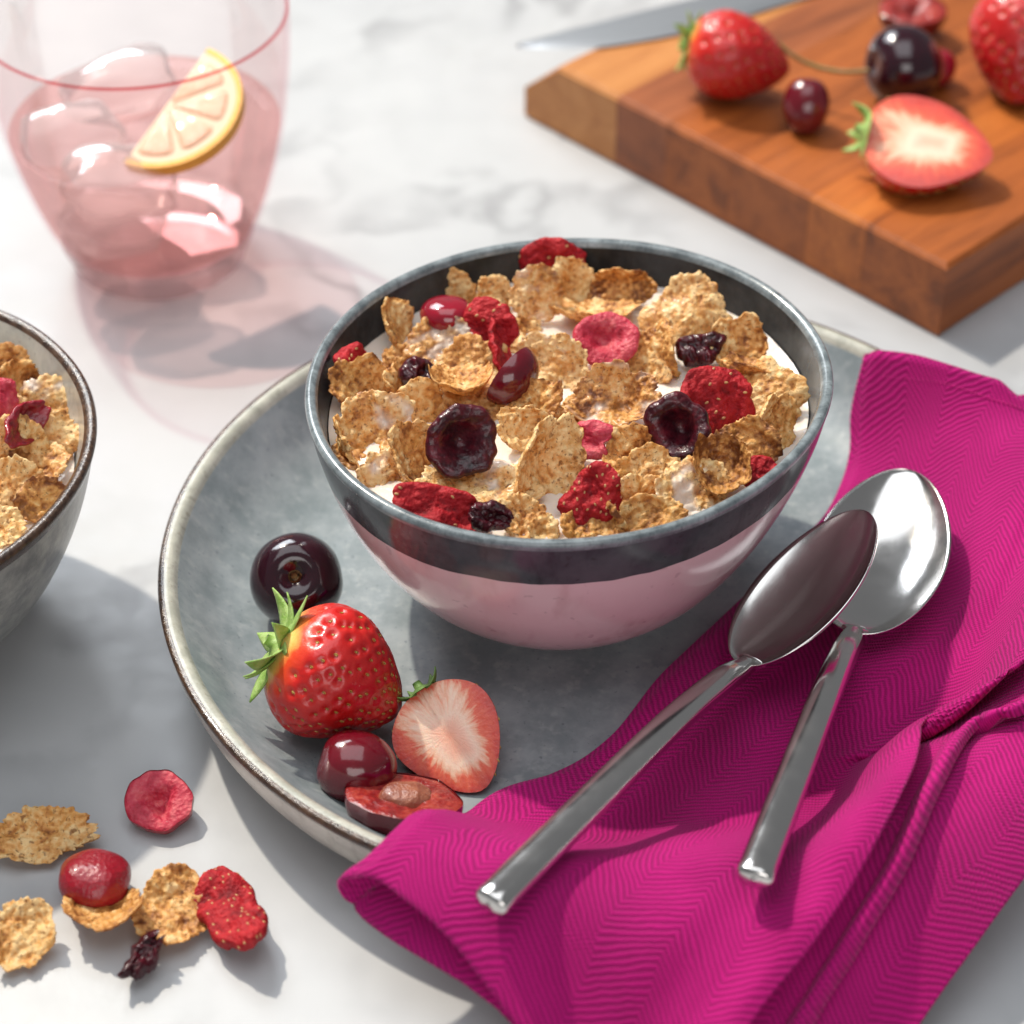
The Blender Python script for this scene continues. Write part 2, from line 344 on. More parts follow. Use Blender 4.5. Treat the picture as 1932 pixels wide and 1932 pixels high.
SBOWL_OUT = mat_stone('small_bowl_outside', (0.15, 0.155, 0.15), (0.34, 0.34, 0.31), (0.07, 0.075, 0.08), 0.3, 110, (0.10, 0.11, 0.115))
def mat_milk():
    m = M('milk'); o = m.obj(); m.P(Base_Color=(0.78, 0.70, 0.61), Roughness=0.12, Specular_IOR_Level=0.45); sss(m, 0.5, (1.0, 0.75, 0.5), 0.004)
    m.bump(m.noise(o, 110, 3, 0.5), 0.0012, 0.5); return m.m
MILK = mat_milk()
FLAKE = mat_flake()
DSTRAW = mat_berry('freeze_dried_strawberry', (0.12, 0.003, 0.006), (0.33, 0.007, 0.013), (0.50, 0.030, 0.035), 0.6, 170, 0.0, 0.0010, True, 0.22)
DCHERRY = mat_berry('dried_dark_cherry', (0.012, 0.001, 0.003), (0.050, 0.003, 0.008), (0.13, 0.008, 0.016), 0.28, 120, 0.25, 0.0004, True, 0.3)
CRANB = mat_berry('cranberry_flesh', (0.28, 0.008, 0.022), (0.48, 0.035, 0.065), (0.66, 0.15, 0.16), 0.45, 150, 0.05, 0.0008, True, 0.25)
CRANSK = mat_berry('cranberry_skin', (0.13, 0.002, 0.008), (0.27, 0.005, 0.016), (0.38, 0.014, 0.025), 0.25, 60, 0.35, 0.0005)
REDSK = mat_berry('red_cherry_skin', (0.12, 0.002, 0.010), (0.25, 0.005, 0.018), (0.33, 0.012, 0.03), 0.12, 50, 0.6, 0.00008)
DARKSK = mat_berry('dark_cherry_skin', (0.010, 0.002, 0.005), (0.022, 0.003, 0.008), (0.034, 0.005, 0.010), 0.13, 40, 0.5, 0.00003)
MAROSK = mat_berry('maroon_cherry_skin', (0.070, 0.002, 0.007), (0.115, 0.003, 0.010), (0.16, 0.008, 0.016), 0.16, 40, 0.5, 0.00005)
CHFLESH = mat_berry('cherry_flesh', (0.10, 0.004, 0.006), (0.25, 0.013, 0.012), (0.45, 0.07, 0.04), 0.3, 190, 0.4, 0.0005)
PIT = mat_plain('cherry_pit', (0.17, 0.035, 0.02), 0.35, 0.5, 0.3, (0.38, 0.14, 0.075), 160, 0.0008)
STRAWSK = mat_fresh_strawberry(); STRAWCUT = mat_cut_strawberry('cut_strawberry_pale', -0.03); STRAWRED = mat_cut_strawberry('cut_strawberry_red', 0.09)
SEED = mat_plain('strawberry_seed', (0.42, 0.22, 0.05), 0.35, 0.5, 0.2, (0.50, 0.36, 0.09), 800)
SEEDD = mat_plain('dried_seed', (0.55, 0.32, 0.13), 0.5, 0.4, 0.0, (0.35, 0.12, 0.06), 900)
LEAF = mat_plain('strawberry_leaf', (0.20, 0.34, 0.06), 0.5, 0.4, 0.0, (0.36, 0.48, 0.16), 260, 0.0004, s=(0.2, (0.5, 1, 0.2), 0.001))
LEAFD = mat_plain('strawberry_leaf_dark', (0.075, 0.16, 0.035), 0.5, 0.4, 0.0, (0.17, 0.29, 0.07), 260, 0.0004)
STEM = mat_plain('cherry_stem', (0.16, 0.13, 0.03), 0.45, 0.4, 0.0, (0.24, 0.14, 0.05), 300, 0.0002)
SCAR = mat_plain('stem_scar', (0.24, 0.12, 0.03), 0.55, 0.4, 0.0, (0.11, 0.05, 0.015), 700, 0.0006)
STEEL = mat_steel('brushed_steel', 0.16); BLADE = mat_plain('knife_steel', (0.52, 0.54, 0.57), 0.38, metal=1.0)
HANDLE = mat_plain('knife_handle', (0.03, 0.028, 0.026), 0.35)
WOODS = [mat_wood('acacia_light', (0.34, 0.12, 0.032), (0.46, 0.185, 0.052), (0.54, 0.24, 0.078)), mat_wood('acacia_plum', (0.13, 0.036, 0.014), (0.26, 0.074, 0.024), (0.34, 0.105, 0.034)),
         mat_wood('acacia_brown', (0.13, 0.032, 0.007), (0.31, 0.082, 0.016), (0.42, 0.120, 0.024)), mat_wood('acacia_amber', (0.18, 0.046, 0.009), (0.40, 0.110, 0.019), (0.50, 0.155, 0.028))]
CLOTH = mat_cloth(); THREAD = mat_plain('magenta_thread', (0.50, 0.003, 0.17), 0.7)
GLASS = mat_clear('pink_glass', (0.992, 0.958, 0.958), gloss=0.02, edge=(0.975, 0.82, 0.84)); GRIM = mat_clear('pink_glass_rim', (0.86, 0.42, 0.44), gloss=0.05)
GBASE = mat_clear('clear_glass_base', (0.96, 0.90, 0.905), (1.0, 0.90, 0.90), 0.10, gloss=0.02, edge=(0.85, 0.58, 0.62), refl=0.5)
DRINK = mat_clear('pink_drink', (1.0, 0.835, 0.82), (1.0, 0.72, 0.70), 0.06, 0.03, 1.33, refl=0.25)
ICE = mat_clear('ice', (1.0, 0.985, 0.985), (1.0, 0.98, 0.98), 0.30, 0.10, 1.31, bw_trans=0.6, refl=0.35)
RIND = mat_plain('lemon_rind', (0.80, 0.40, 0.035), 0.4, 0.4, 0.1, (0.86, 0.48, 0.06), 300, 0.0004)
PITH = mat_plain('lemon_pith', (0.72, 0.55, 0.38), 0.5, 0.3, 0.0, s=(0.3, (1, .8, .5), 0.003))
PULP = mat_plain('lemon_pulp', (0.70, 0.40, 0.25), 0.25, 0.5, 0.3, (0.76, 0.47, 0.31), 260, 0.0006, s=(0.4, (1, .6, .4), 0.004))

# ------------------------------------------------------------------ table
v = [(-1.2, -0.3, -0.03), (1.2, -0.3, -0.03), (1.2, 2.2, -0.03), (-1.2, 2.2, -0.03), (-1.2, -0.3, 0), (1.2, -0.3, 0), (1.2, 2.2, 0), (-1.2, 2.2, 0)]
table = mesh_obj('table_top', v, [(0, 3, 2, 1), (4, 5, 6, 7), (0, 1, 5, 4), (1, 2, 6, 5), (2, 3, 7, 6), (3, 0, 4, 7)], MARBLE, smooth=False)
tag(table, 'white marble table top with soft grey veins', 'table', kind='structure')

# ------------------------------------------------------------------ plate
PC = np.array([0.0311, 0.5406]); PR = 0.1351; PZ = 0.031; PFLOOR = 0.0065
plate = thing('plate', (PC[0], PC[1], 0), 'large grey green stoneware plate with brown edge under the pink bowl', 'plate')
def wob(amp, seed):
    def fn(th, r, z):
        q = np.stack([np.cos(th) * 1.2 + seed, np.sin(th) * 1.2, z * 25], 1); k = noise(q)
        return r * (1 + amp * k), z + 0.0006 * noise(q * 1.7 + 5) * sst(0.01, 0.024, z), 0, 0
    return fn
pw = wob(0.006, 2.2)
lathe('basin', [(0.0003, PFLOOR)] + [(r, PFLOOR + 0.0004 * (r / 0.1) ** 2) for r in np.linspace(0.01, 0.090, 12)] + [tuple(q) for q in smooth_prof([(0.094, 0.0069), (0.103, 0.0080), (0.1115, 0.0110), (0.1190, 0.0162), (0.1250, 0.0230), (0.1294, 0.0286)], 24)], PLATE_IN, plate, 192, pw)
lathe('lip', smooth_prof([(0.1294, 0.0286), (0.1304, 0.0300), (0.1317, 0.0309), (0.1333, 0.0310)], 12), PLATE_LIP, plate, 192, pw)
lathe('brown_edge', smooth_prof([(0.1333, 0.0310), (0.1345, 0.0308), (0.1351, 0.0300), (0.1350, 0.0288)], 8), RIM_BROWN, plate, 192, pw)
lathe('outer_wall', smooth_prof([(0.1350, 0.0288), (0.1340, 0.0240), (0.1312, 0.0155), (0.1255, 0.0070), (0.1195, 0.0022), (0.1150, 0.0002)], 20), PLATE_OUT, plate, 192, pw)
lathe('foot', [(0.1150, 0.0002), (0.108, 0.0004), (0.0003, 0.0009)], PLATE_OUT, plate, 96, pw)

# ------------------------------------------------------------------ bowls
BC = np.array([0.0163, 0.5598]); BZ0 = 0.0072; BRIM = 0.080; MILKZ = 0.0674
ang = np.radians([-171, -159, -142, -125, -111, -96, -81, -63, -46, -30, -17, -4, 6, 18, 33, 51, 70, 86, 106, 127, 146, 162, 175])
rad = np.array([76.0, 77.5, 77.5, 77.4, 76.3, 74.5, 73.2, 71.8, 71.3, 72.6, 74.9, 76.2, 76.7, 77.5, 78.2, 76.9, 74.7, 73.5, 72.6, 72.6, 73.3, 74.4, 74.9]) / 75.0
A = np.stack([np.ones_like(ang)] + [g(k * ang) for k in (1, 2, 3) for g in (np.cos, np.sin)], 1); FC = np.linalg.lstsq(A, rad, rcond=None)[0]
def rim_shape(th): return np.stack([np.ones_like(th)] + [g(k * th) for k in (1, 2, 3) for g in (np.cos, np.sin)], 1) @ FC
def bowl_fn(th, r, z):
    w = sst(0.012, 0.07, z); s = 1 + (rim_shape(th) - 1) * w
    return r * s, z + 0.0007 * noise(np.stack([np.cos(th) * 1.5, np.sin(th) * 1.5, th * 0 + 3], 1)) * w, -0.0025 * (1 - w), -0.003 * (1 - w)
bowl = thing('cereal_bowl', (BC[0], BC[1], 0), 'pink glazed cereal bowl with slate grey band, on the large plate', 'bowl')
OUT = smooth_prof([(0.0330, 0.0078), (0.0372, 0.0105), (0.0445, 0.0165), (0.0540, 0.0265), (0.0628, 0.0400), (0.0690, 0.0540), (0.0728, 0.0670), (0.0748, 0.0775)], 60)
def out_at(z): return np.interp(z, OUT[:, 1], OUT[:, 0])
seg = 160; th = np.arange(seg) / seg * 2 * math.pi
zb = 0.0645 + 0.0016 * np.sin(th + 0.6) + 0.0011 * noise(np.stack([np.cos(th) * 2, np.sin(th) * 2, th * 0], 1)) + 0.0005 * noise(np.stack([np.cos(th) * 9, np.sin(th) * 9, th * 0 + 5], 1))
def bowl_strip(name, z0, z1, mat, n):
    V = []
    for t in np.linspace(0, 1, n):
        z = z0 + (z1 - z0) * t; r = out_at(z); r, z2, dx, dy = bowl_fn(th, r, z); V.append(np.stack([r * np.cos(th) + dx, r * np.sin(th) + dy, z2], 1))
    return mesh_obj(name, np.concatenate(V), grid_faces(seg, n, True), mat, bowl)
bowl_strip('lower_wall', np.full(seg, 0.0078), zb, BOWL_PINK, 40)
bowl_strip('slate_band', zb, np.full(seg, 0.0775), BOWL_BAND, 14)
lathe('rim', smooth_prof([(0.0748, 0.0775), (0.0751, 0.0789), (0.0746, 0.0800), (0.0735, 0.0804), (0.0722, 0.0798), (0.0715, 0.0784)], 16), BOWL_RIM, bowl, seg, bowl_fn)
INN = smooth_prof([(0.0715, 0.0784), (0.0703, 0.0720), (0.0680, 0.0640), (0.0630, 0.0500), (0.0500, 0.0260), (0.0300, 0.0140), (0.0003, 0.0120)], 34)
lathe('inside', INN, BOWL_IN, bowl, seg, bowl_fn)
lathe('foot', [(0.0330, 0.0078), (0.0318, 0.0072), (0.0290, 0.0072), (0.0003, 0.0078)], BOWL_PINK, bowl, seg, bowl_fn)

LC = np.array([-0.1967, 0.5415]); LRIM = 0.070; LMILK = 0.0545
lbowl = thing('cereal_bowl', (LC[0], LC[1], 0), 'speckled grey stoneware bowl with dark brown rim, on the bare marble', 'bowl')
LO = smooth_prof([(0.034, 0.0012), (0.038, 0.003), (0.047, 0.0095), (0.058, 0.0215), (0.0665, 0.036), (0.0725, 0.051), (0.0765, 0.0655)], 40)
lw = wob(0.006, 9.1)
lathe('wall', LO, SBOWL_OUT, lbowl, 144, lw)
lathe('rim', smooth_prof([(0.0765, 0.0655), (0.0775, 0.0683), (0.0773, 0.0696), (0.0764, 0.0702), (0.0750, 0.0699), (0.0738, 0.0688)], 16), RIM_BROWN, lbowl, 144, lw)
lathe('inside', smooth_prof([(0.0738, 0.0688), (0.0722, 0.062), (0.0696, 0.0545), (0.063, 0.038), (0.05, 0.018), (0.03, 0.008), (0.0003, 0.006)], 30), SBOWL_IN, lbowl, 144, lw)
lathe('foot', [(0.034, 0.0012), (0.0325, 0.0), (0.030, 0.0), (0.0003, 0.001)], SBOWL_OUT, lbowl, 144, lw)

def milk_disc(name, c, z, r, label, fn=None):
    n = 96; t = np.arange(n) / n * 2 * math.pi; V = [np.array([[0, 0, 0]])]; R = np.linspace(0.04, 1, 36)
    sc = fn(t) if fn else np.ones(n)
    for k in R:
        x = k * r * sc * np.cos(t); y = k * r * sc * np.sin(t); q = np.stack([x, y, 0 * x], 1) * 70 + 3
        V.append(np.stack([x, y, 0.0007 * noise(q) + 0.0008 * sst(0.965, 1.0, np.full(n, k))], 1))
    V = np.concatenate(V); F = [(0, 1 + i, 1 + (i + 1) % n) for i in range(n)] + grid_faces(n, len(R), True, 1)
    o = mesh_obj(name, V, F, MILK); o.location = (c[0], c[1], z); return tag(o, label, 'milk')
milk_disc('milk', BC, MILKZ, 0.0690, 'pool of white milk around the flakes in the pink bowl', lambda t: 1 + (rim_shape(t) - 1) * 0.95)
milk_disc('milk', LC, LMILK, 0.0693, 'pool of white milk in the speckled grey bowl')

# ------------------------------------------------------------------ flakes and dried fruit
def slab(R, seed, elong=1.0, thick=0.0011, lump=0.00045, jag=0.09, bend=0.0, bend_ax=0.0, cup=0.0, wave=0.0, nr=20, na=84, profile=None, low=0.10, notch=0.0):
    """irregular two-sided slab, bent; returns verts, faces, lump attribute"""
    rs = np.random.RandomState(seed); s3 = rs.uniform(0, 200, 3); N = nr
    g = np.linspace(-1, 1, N); gv, gu = np.meshgrid(g, g, indexing='ij'); gu = gu.ravel(); gv = gv.ravel()
    dx = gu * np.sqrt(1 - gv ** 2 / 2); dy = gv * np.sqrt(1 - gu ** 2 / 2); rn = np.clip(np.hypot(dx, dy), 0, 1); tt = np.arctan2(dy, dx)
    cs = np.stack([np.cos(tt), np.sin(tt), 0 * tt], 1)
    o = 1 + low * 1.6 * noise(cs * 1.1 + s3) + low * noise(cs * 2.3 + s3 + 9) + rn ** 3 * (jag * noise(cs * 5.5 + s3 + 31) + jag * 0.7 * noise(cs * 12 + s3 + 57))
    if notch:
        a0 = rs.uniform(0, 6.28); o -= notch * rn ** 2 * np.exp(-((np.angle(np.exp(1j * (tt - a0))) / 0.35) ** 2))
    o = 1 + (o - 1) * sst(0, .5, rn)
    X = dx * o * R * elong; Y = dy * o * R
    q = np.stack([X, Y, 0 * X], 1)
    n1 = np.abs(noise(q / 0.0030 + s3)); n2 = noise(q / 0.0014 + s3 + 70); n3 = noise(q / 0.0062 + s3 + 11)
    lt = lump * (1.5 * n1 + 0.9 * n2 + 0.9 * n3); lb = lump * (1.5 * np.abs(noise(q / 0.0030 + s3 + 40)) + 0.9 * noise(q / 0.0014 + s3 + 140) - 0.9 * n3)
    ed = np.sqrt(np.clip(1 - rn ** 6, 0.0, 1)); base = profile(rn, tt) if profile else (0 * rn, 0 * rn)
    lm = np.clip(0.5 + 0.5 * (1.5 * n1 + 0.9 * n2 + 0.5 * n3 - 0.4), 0, 1)
    wv = wave * R * (noise(q / (R * 0.75) + s3 + 5))
    top = thick / 2 * ed + lt * (0.35 + 0.65 * ed) + base[0] + wv; bot = -thick / 2 * ed - lb * ed + base[1] + wv
    top = np.maximum(top, bot + 0.00005)
    def bendit(x, y, z):
        ca, sa = math.cos(bend_ax), math.sin(bend_ax); u = ca * x + sa * y; w = -sa * x + ca * y
        z = z + cup * (u * u + w * w) / R
        if abs(bend) > 1e-4:
            rho = R / bend; u, z = (rho - z) * np.sin(u / rho), rho - (rho - z) * np.cos(u / rho)
        return np.stack([ca * u - sa * w, sa * u + ca * w, z], 1)
    VT = bendit(X, Y, top); VB = bendit(X, Y, bot); n = len(X)
    F = grid_faces(N, N); F += [tuple(n + i for i in f[::-1]) for f in F]
    per = list(range(N)) + [N * k + N - 1 for k in range(1, N)] + [N * N - 1 - k for k in range(1, N)] + [N * (N - 1 - k) for k in range(1, N - 1)]
    F += [(per[i], n + per[i], n + per[(i + 1) % len(per)], per[(i + 1) % len(per)]) for i in range(len(per))]
    return np.concatenate([VT, VB]), F, np.concatenate([lm, lm])
def pose_q(az, tilt, spin):
    a, t = math.radians(az), math.radians(tilt); n = np.array([math.cos(a) * math.sin(t), math.sin(a) * math.sin(t), math.cos(t)])
    s = math.radians(spin); h = np.array([math.cos(s), math.sin(s), 0.0]); return frame_quat(n, h)
def flake(px, py, z, R, az, tilt, spin, seed, label, group, elong=1.0, bend=0.35, bax=0.0, cup=0.15, wet=0.3, wave=0.16, jag=0.09, notch=0.0, low=0.10):
    V, F, L = slab(R * 0.001, seed, elong, 0.0010, 0.00068, jag, bend, math.radians(bax), cup, wave, 38, 0, None, low, notch)
    o = mesh_obj('bran_flake', V, F, FLAKE, None, {'lump': L}); setpose(o, P(px, py, z), pose_q(az, tilt, spin)); o.color = (1, 1, 1, wet)
    return tag(o, label, 'cereal flake', group)

GB = 'bran flakes heaped in the pink bowl'; mz = 0.0655
G0 = 'golden bran flake resting in milk in the pink bowl'
# px, py, dz mm, R mm, az, tilt, spin, elong, bend, bax, cup, wet, label
FL = [
 (745, 615, 6, 9.0, -20, 62, 80, 1.0, .5, 0, .1, .25, 'tall flake standing on edge at the shaded wall of the pink bowl'),
 (838, 552, 4, 8.4, -95, 62, 10, 1.25, .4, 90, .1, .1, 'dark brown flake leaning on the bowl wall behind the glossy red cherry'),
 (930, 553, 5, 6.0, -80, 65, 70, 1.1, .3, 0, .1, .1, 'small shaded flake beside the round milk-streaked flake at the back of the bowl'),
 (1007, 551, 10, 9.3, -80, 58, 30, 1.0, .25, 40, .15, .64, 'round flake standing upright with a milk streak, in front of the back dried strawberry'),
 (1078, 530, 7, 8.2, -60, 60, 60, 1.0, .3, 20, .2, .3, 'flake standing close behind the round milk-streaked flake'),
 (1174, 543, 6, 9.0, -110, 55, 5, 1.2, 1.3, 90, .1, .1, 'tightly curled orange flake near the back wall of the pink bowl'),
 (1123, 597, 4, 10.5, 90, 18, 0, 1.2, .3, 90, .2, .15, 'thin pale flake lying just above the pink cranberry ring'),
 (827, 650, 6, 9.6, -100, 35, 15, 1.12, .3, 60, .1, .62, 'milk-glazed flake lying beside the torn dried strawberry'),
 (993, 625, 2, 5.0, -60, 35, 30, 1.0, .3, 0, .2, .2, 'small flake lying under the round milk-streaked flake'),
 (935, 588, 2, 5.0, -60, 30, 10, 1.0, .3, 0, .2, .2, 'small flake tucked between the glossy red cherry and the round milk-streaked flake'),
 (1045, 690, 6, 10.8, -95, 45, 70, 1.0, .3, 0, .1, .55, 'broad pale flake with a wet sheen behind the cherry wedge'),
 (892, 697, 5, 9.8, -85, 28, 5, 1.2, .7, 90, -.1, .3, 'arched brown flake below the torn dried strawberry'),
 (672, 728, 6, 9.6, -50, 48, 60, 1.1, .5, 30, .1, .2, 'flake with yellow edge against the dark wall of the pink bowl'),
 (747, 718, 5, 5.6, -30, 62, 90, 1.3, .5, 0, .1, .3, 'narrow pale flake beside the purple fruit chunk'),
 (792, 762, 6, 7.4, -75, 60, 95, 1.1, .35, 0, .1, .3, 'small upright flake beside the dark cherry half'),
 (870, 730, 7, 9.5, 80, 14, 0, 1.2, .35, 0, .3, .15, 'thin boat-shaped flake lying above the dark cherry half'),
 (890, 768, 4, 9.0, -80, 25, -10, 1.1, .35, 0, -.2, .45, 'flat milky flake behind the dark cherry half'),
 (713, 800, 6, 10.8, -85, 52, 40, 1.05, .25, 0, .12, .50, 'broad reddish brown flake near the shaded side of the pink bowl'),
 (643, 838, 4, 8.6, 10, 78, 90, 1.0, .5, 0, .1, .15, 'flake seen edge on beside the rim of the pink bowl'),
 (772, 862, 6, 10.4, -30, 56, 60, 1.0, .4, 20, .2, .50, 'large flake with wet face turned beside the dark cherry half'),
 (722, 890, 4, 7.0, -75, 48, 20, 1.1, .3, 0, .1, .62, 'yellow milk-soaked flake near the rim of the pink bowl'),
 (1012, 765, 6, 7.8, -120, 50, 40, 1.2, .5, 90, .1, .2, 'folded flake below the cherry wedge'),
 (982, 812, 5, 7.8, -60, 42, 20, 1.2, .5, 50, .2, .2, 'rough crinkled flake between the dark cherry half and the crescent cranberry'),
 (1020, 878, 8, 11.5, -55, 60, 100, 1.25, 1.0, 90, .05, .25, 'tall creased flake standing in the middle of the pink bowl'),
 (1062, 855, 5, 6.6, 0, 72, 90, 1.2, .4, 0, .1, .2, 'flake standing close beside the tall creased flake'),
 (905, 935, 2.5, 13.5, -90, 8, 0, 1.45, .2, 0, .05, .60, 'long flat flake washed with milk behind the front strawberry slice'),
 (981, 981, 4, 7.6, -60, 30, 40, 1.0, .4, 30, .2, .4, 'flake beside the dark dried cherry scrap at the front rim'),
 (1026, 999, 3, 5.0, -80, 35, 10, 1.0, .3, 0, .2, .3, 'small flake at the front rim before the tall creased flake'),
 (1168, 758, 7, 11.8, -110, 32, 20, 1.15, .35, 70, .35, .60, 'cupped golden flake holding a puddle of milk'),
 (1089, 790, 3, 7.2, -70, 30, 40, 1.1, .3, 0, .1, .2, 'flake half under the cupped flake with a milk puddle'),
 (1214, 677, 5, 9.4, -110, 35, 20, 1.1, .5, 20, .1, .2, 'three-cornered flake beside the pink cranberry ring'),
 (1250, 658, 7, 8.2, 15, 80, 100, 1.2, .6, 90, .1, .1, 'ribbon-thin flake standing on edge beside the three-cornered flake'),
 (1294, 600, 7, 12.0, -95, 40, 20, 1.12, .4, 60, -.15, .52, 'largest puffy flake with a milk drop near the lit wall of the pink bowl'),
 (1388, 652, 6, 9.0, -80, 48, 10, 1.15, .35, 0, .2, .15, 'translucent orange flake behind the small raisin-like cherry'),
 (1424, 706, 6, 9.0, 60, 28, -10, 1.2, .6, 90, .1, .15, 'curled rim of a flake behind the amber arched flake'),
 (1434, 748, 6, 10.6, -120, 38, -10, 1.15, .5, 60, -.2, .35, 'amber arched flake near the lit wall of the pink bowl'),
 (1450, 799, 7, 8.6, -40, 64, 100, 1.2, .6, 90, .1, .2, 'crumpled upright flake by the lit rim of the pink bowl'),
 (1413, 843, 7, 8.8, -90, 40, 20, 1.1, .45, 40, .2, .25, 'rough pale flake in front of the red strawberry piece, beside the rim'),
 (1366, 886, 7, 9.0, -100, 34, 10, 1.15, .3, 0, .55, .1, 'small cup-shaped brown flake against the front rim'),
 (1187, 860, 6, 8.2, -70, 40, 40, 1.15, .5, 30, .1, .3, 'knobbly flake standing behind the seeded strawberry piece'),
 (1258, 852, 2, 9.4, -90, 22, 0, 1.2, .3, 0, .1, .1, 'dark flake shaded under the dark cherry ring'),
 (1297, 925, 5, 10.2, -60, 36, 30, 1.1, .35, 0, .1, .60, 'flake awash with milk at the front rim'),
 (1223, 902, 4, 9.0, -90, 34, 0, 1.15, .4, 90, .1, .25, 'brown flake beside the seeded strawberry piece'),
 (1208, 953, 4, 8.8, -70, 30, 20, 1.15, .6, 90, .1, .45, 'arched milky flake in front of the seeded strawberry piece'),
 (1159, 977, 5, 5.2, 20, 72, 95, 1.2, .4, 0, .1, .2, 'flake on edge beside the seeded strawberry piece, touching the front rim'),
 (1225, 987, 4, 7.8, -90, 25, 15, 1.3, .4, 90, .2, .2, 'flat flake half hidden by the front rim beside the arched milky flake'),
 (1115, 1000, 2, 7.0, -80, 25, 0, 1.3, .3, 0, .1, .3, 'flake lying low below the seeded strawberry piece at the front rim'),
 (780, 690, 1.5, 8.0, -80, 12, 0, 1.2, .2, 0, .1, .3, 'soaked flake lying under the purple fruit chunk'),
 (690, 850, 1.0, 8.0, -80, 10, 30, 1.2, .2, 0, .1, .5, 'soaked flake lying under the broad reddish brown flake'),
 (930, 660, 1.0, 8.0, -80, 10, 30, 1.2, .2, 0, .1, .4, 'soaked flake lying under the torn dried strawberry'),
]
for k, (px, py, dz, R, az, ti, sp, el, be, bx, cu, we, lab) in enumerate(FL):
    flake(px, py, mz + dz * 0.001, R, az, ti, sp, 100 + k * 7, lab or G0, GB if lab is None else GB, el, be, bx, cu, we, notch=0.22 if k % 4 == 0 else 0.0, low=0.13)

def seeds_on(V, F, n, seed, size, keep=None):
    """little flattened ellipsoids set on random faces; returns mesh"""
    rs = np.random.RandomState(seed); V = np.asarray(V); out = []; fs = [f for f in F]; pts = []
    th8 = np.arange(6) / 6 * 2 * math.pi
    for f in rs.permutation(len(fs)):
        q = V[list(fs[f])]; c = q.mean(0); nrm = np.cross(q[1] - q[0], q[-1] - q[0]); l = np.linalg.norm(nrm)
        if l < 1e-14: continue
        nrm /= l
        if keep is not None and not keep(c, nrm): continue
        if pts and min(np.linalg.norm(np.array(pts) - c, axis=1)) < size * 2.6: continue
        pts.append(c); t = np.array([0.7, 0.2, -0.6]); t -= nrm * (t @ nrm); t /= np.linalg.norm(t); b = np.cross(nrm, t)
        vv = [c + nrm * size * 0.42]
        for rr, hh in ((0.62, 0.30), (1.0, -0.05)): vv += [c + size * (rr * math.cos(a) * t + 0.62 * rr * math.sin(a) * b + hh * nrm) for a in th8]
        ff = [(0, 1 + i, 1 + (i + 1) % 6) for i in range(6)] + [(1 + i, 7 + i, 7 + (i + 1) % 6, 1 + (i + 1) % 6) for i in range(6)]
        out.append((vv, ff))
        if len(pts) >= n: break
    return join(out)
def fruit_slab(name, mat, loc, R, az, tilt, spin, seed, label, cat, group=None, elong=1.2, thick=4.0, lump=0.7, bend=0.4, bax=0.0, cup=0.0, jag=0.09, wet=0.3, profile=None, seeds=0, wave=0.26, seedsize=0.0007, low=0.13, notch=0.0):
    V, F, L = slab(R * 0.001, seed, elong, thick * 0.001, lump * 0.00055, jag * 0.45, bend, math.radians(bax), cup, wave, 36, 0, profile, low, notch)
    if not seeds:
        o = mesh_obj(name, V, F, mat, None, {'lump': L}); setpose(o, loc, pose_q(az, tilt, spin)); o.color = (1, 1, 1, wet)
        return tag(o, label, cat, group)
    o = thing(name, loc, label, cat, group, pose_q(az, tilt, spin)); b = mesh_obj('flesh', V, F, mat, o, {'lump': L}); b.color = (1, 1, 1, wet)
    sv, sf = seeds_on(V, F, seeds, seed, seedsize, lambda c, n: n[2] > 0.15); tag(mesh_obj('seeds', sv, sf, SEEDD, o), kind='stuff')
    return o
def ring_prof(depth, hole, edge=0.85):
    def f(rn, t):
        d = 0.001 * depth * (sst(0, hole, rn) - 1) + 0.0006 * (noise(np.stack([np.cos(t) * 2 * rn, np.sin(t) * 2 * rn, 4 + 0 * t], 1)))
        return d, 0 * rn
    return f
GF = 'dried fruit in the pink bowl'; m1 = mz
FS = lambda *a, **k: fruit_slab(*a, **k)
FS('dried_strawberry', DSTRAW, P(664, 697, m1 + .007), 7.2, -30, 55, 60, 11, 'dried strawberry piece in shade against the pink bowl wall', 'dried strawberry', GF, 1.1, 4, seeds=14)
FS('dried_strawberry', DSTRAW, P(918, 622, m1 + .009), 8.6, -110, 50, 20, 12, 'torn crimson dried strawberry beside the glossy red cherry', 'dried strawberry', GF, 1.1, 4.5, 1.0, .5, 30, jag=.1, seeds=12)
FS('dried_strawberry', DSTRAW, P(939, 655, m1 + .009), 6.4, 0, 62, 100, 13, 'narrow pink strip of dried fruit hanging below the torn strawberry', 'dried strawberry', GF, 1.7, 1.8, .5, .6, 90, jag=.04, wet=.2)
FS('dried_cherry', DCHERRY, P(789, 707, m1 + .009), 5.4, -70, 45, 20, 14, 'matte purple chunk of dried cherry among the flakes', 'dried cherry', GF, 1.1, 5, .8, .3, wet=.0)
FS('dried_strawberry', DSTRAW, P(1042, 497, m1 + .009), 8.8, -90, 58, 0, 15, 'dried strawberry slice rising behind the back flakes', 'dried strawberry', GF, 1.15, 3.5, .8, .4, 90, seeds=10, wet=.0)
FS('dried_cherry', DCHERRY, P(866, 829, m1 + .012), 10.2, -75, 56, 112, 16, 'dark maroon dried cherry half standing upright with a hollow centre', 'dried cherry', GF, 1.18, 5.5, .35, .25, 0, .25, .05, .05, ring_prof(4.0, .66), notch=.16, wave=.10, low=.08)
FS('dried_cranberry', CRANB, P(1142, 644, m1 + .008), 9.0, -90, 32, 0, 17, 'pink cranberry ring with a hollow centre and a milk drop', 'dried cranberry', GF, 1.12, 4.2, .4, .15, 0, .15, .03, .50, ring_prof(2.6, .58), wave=.08, low=.06)
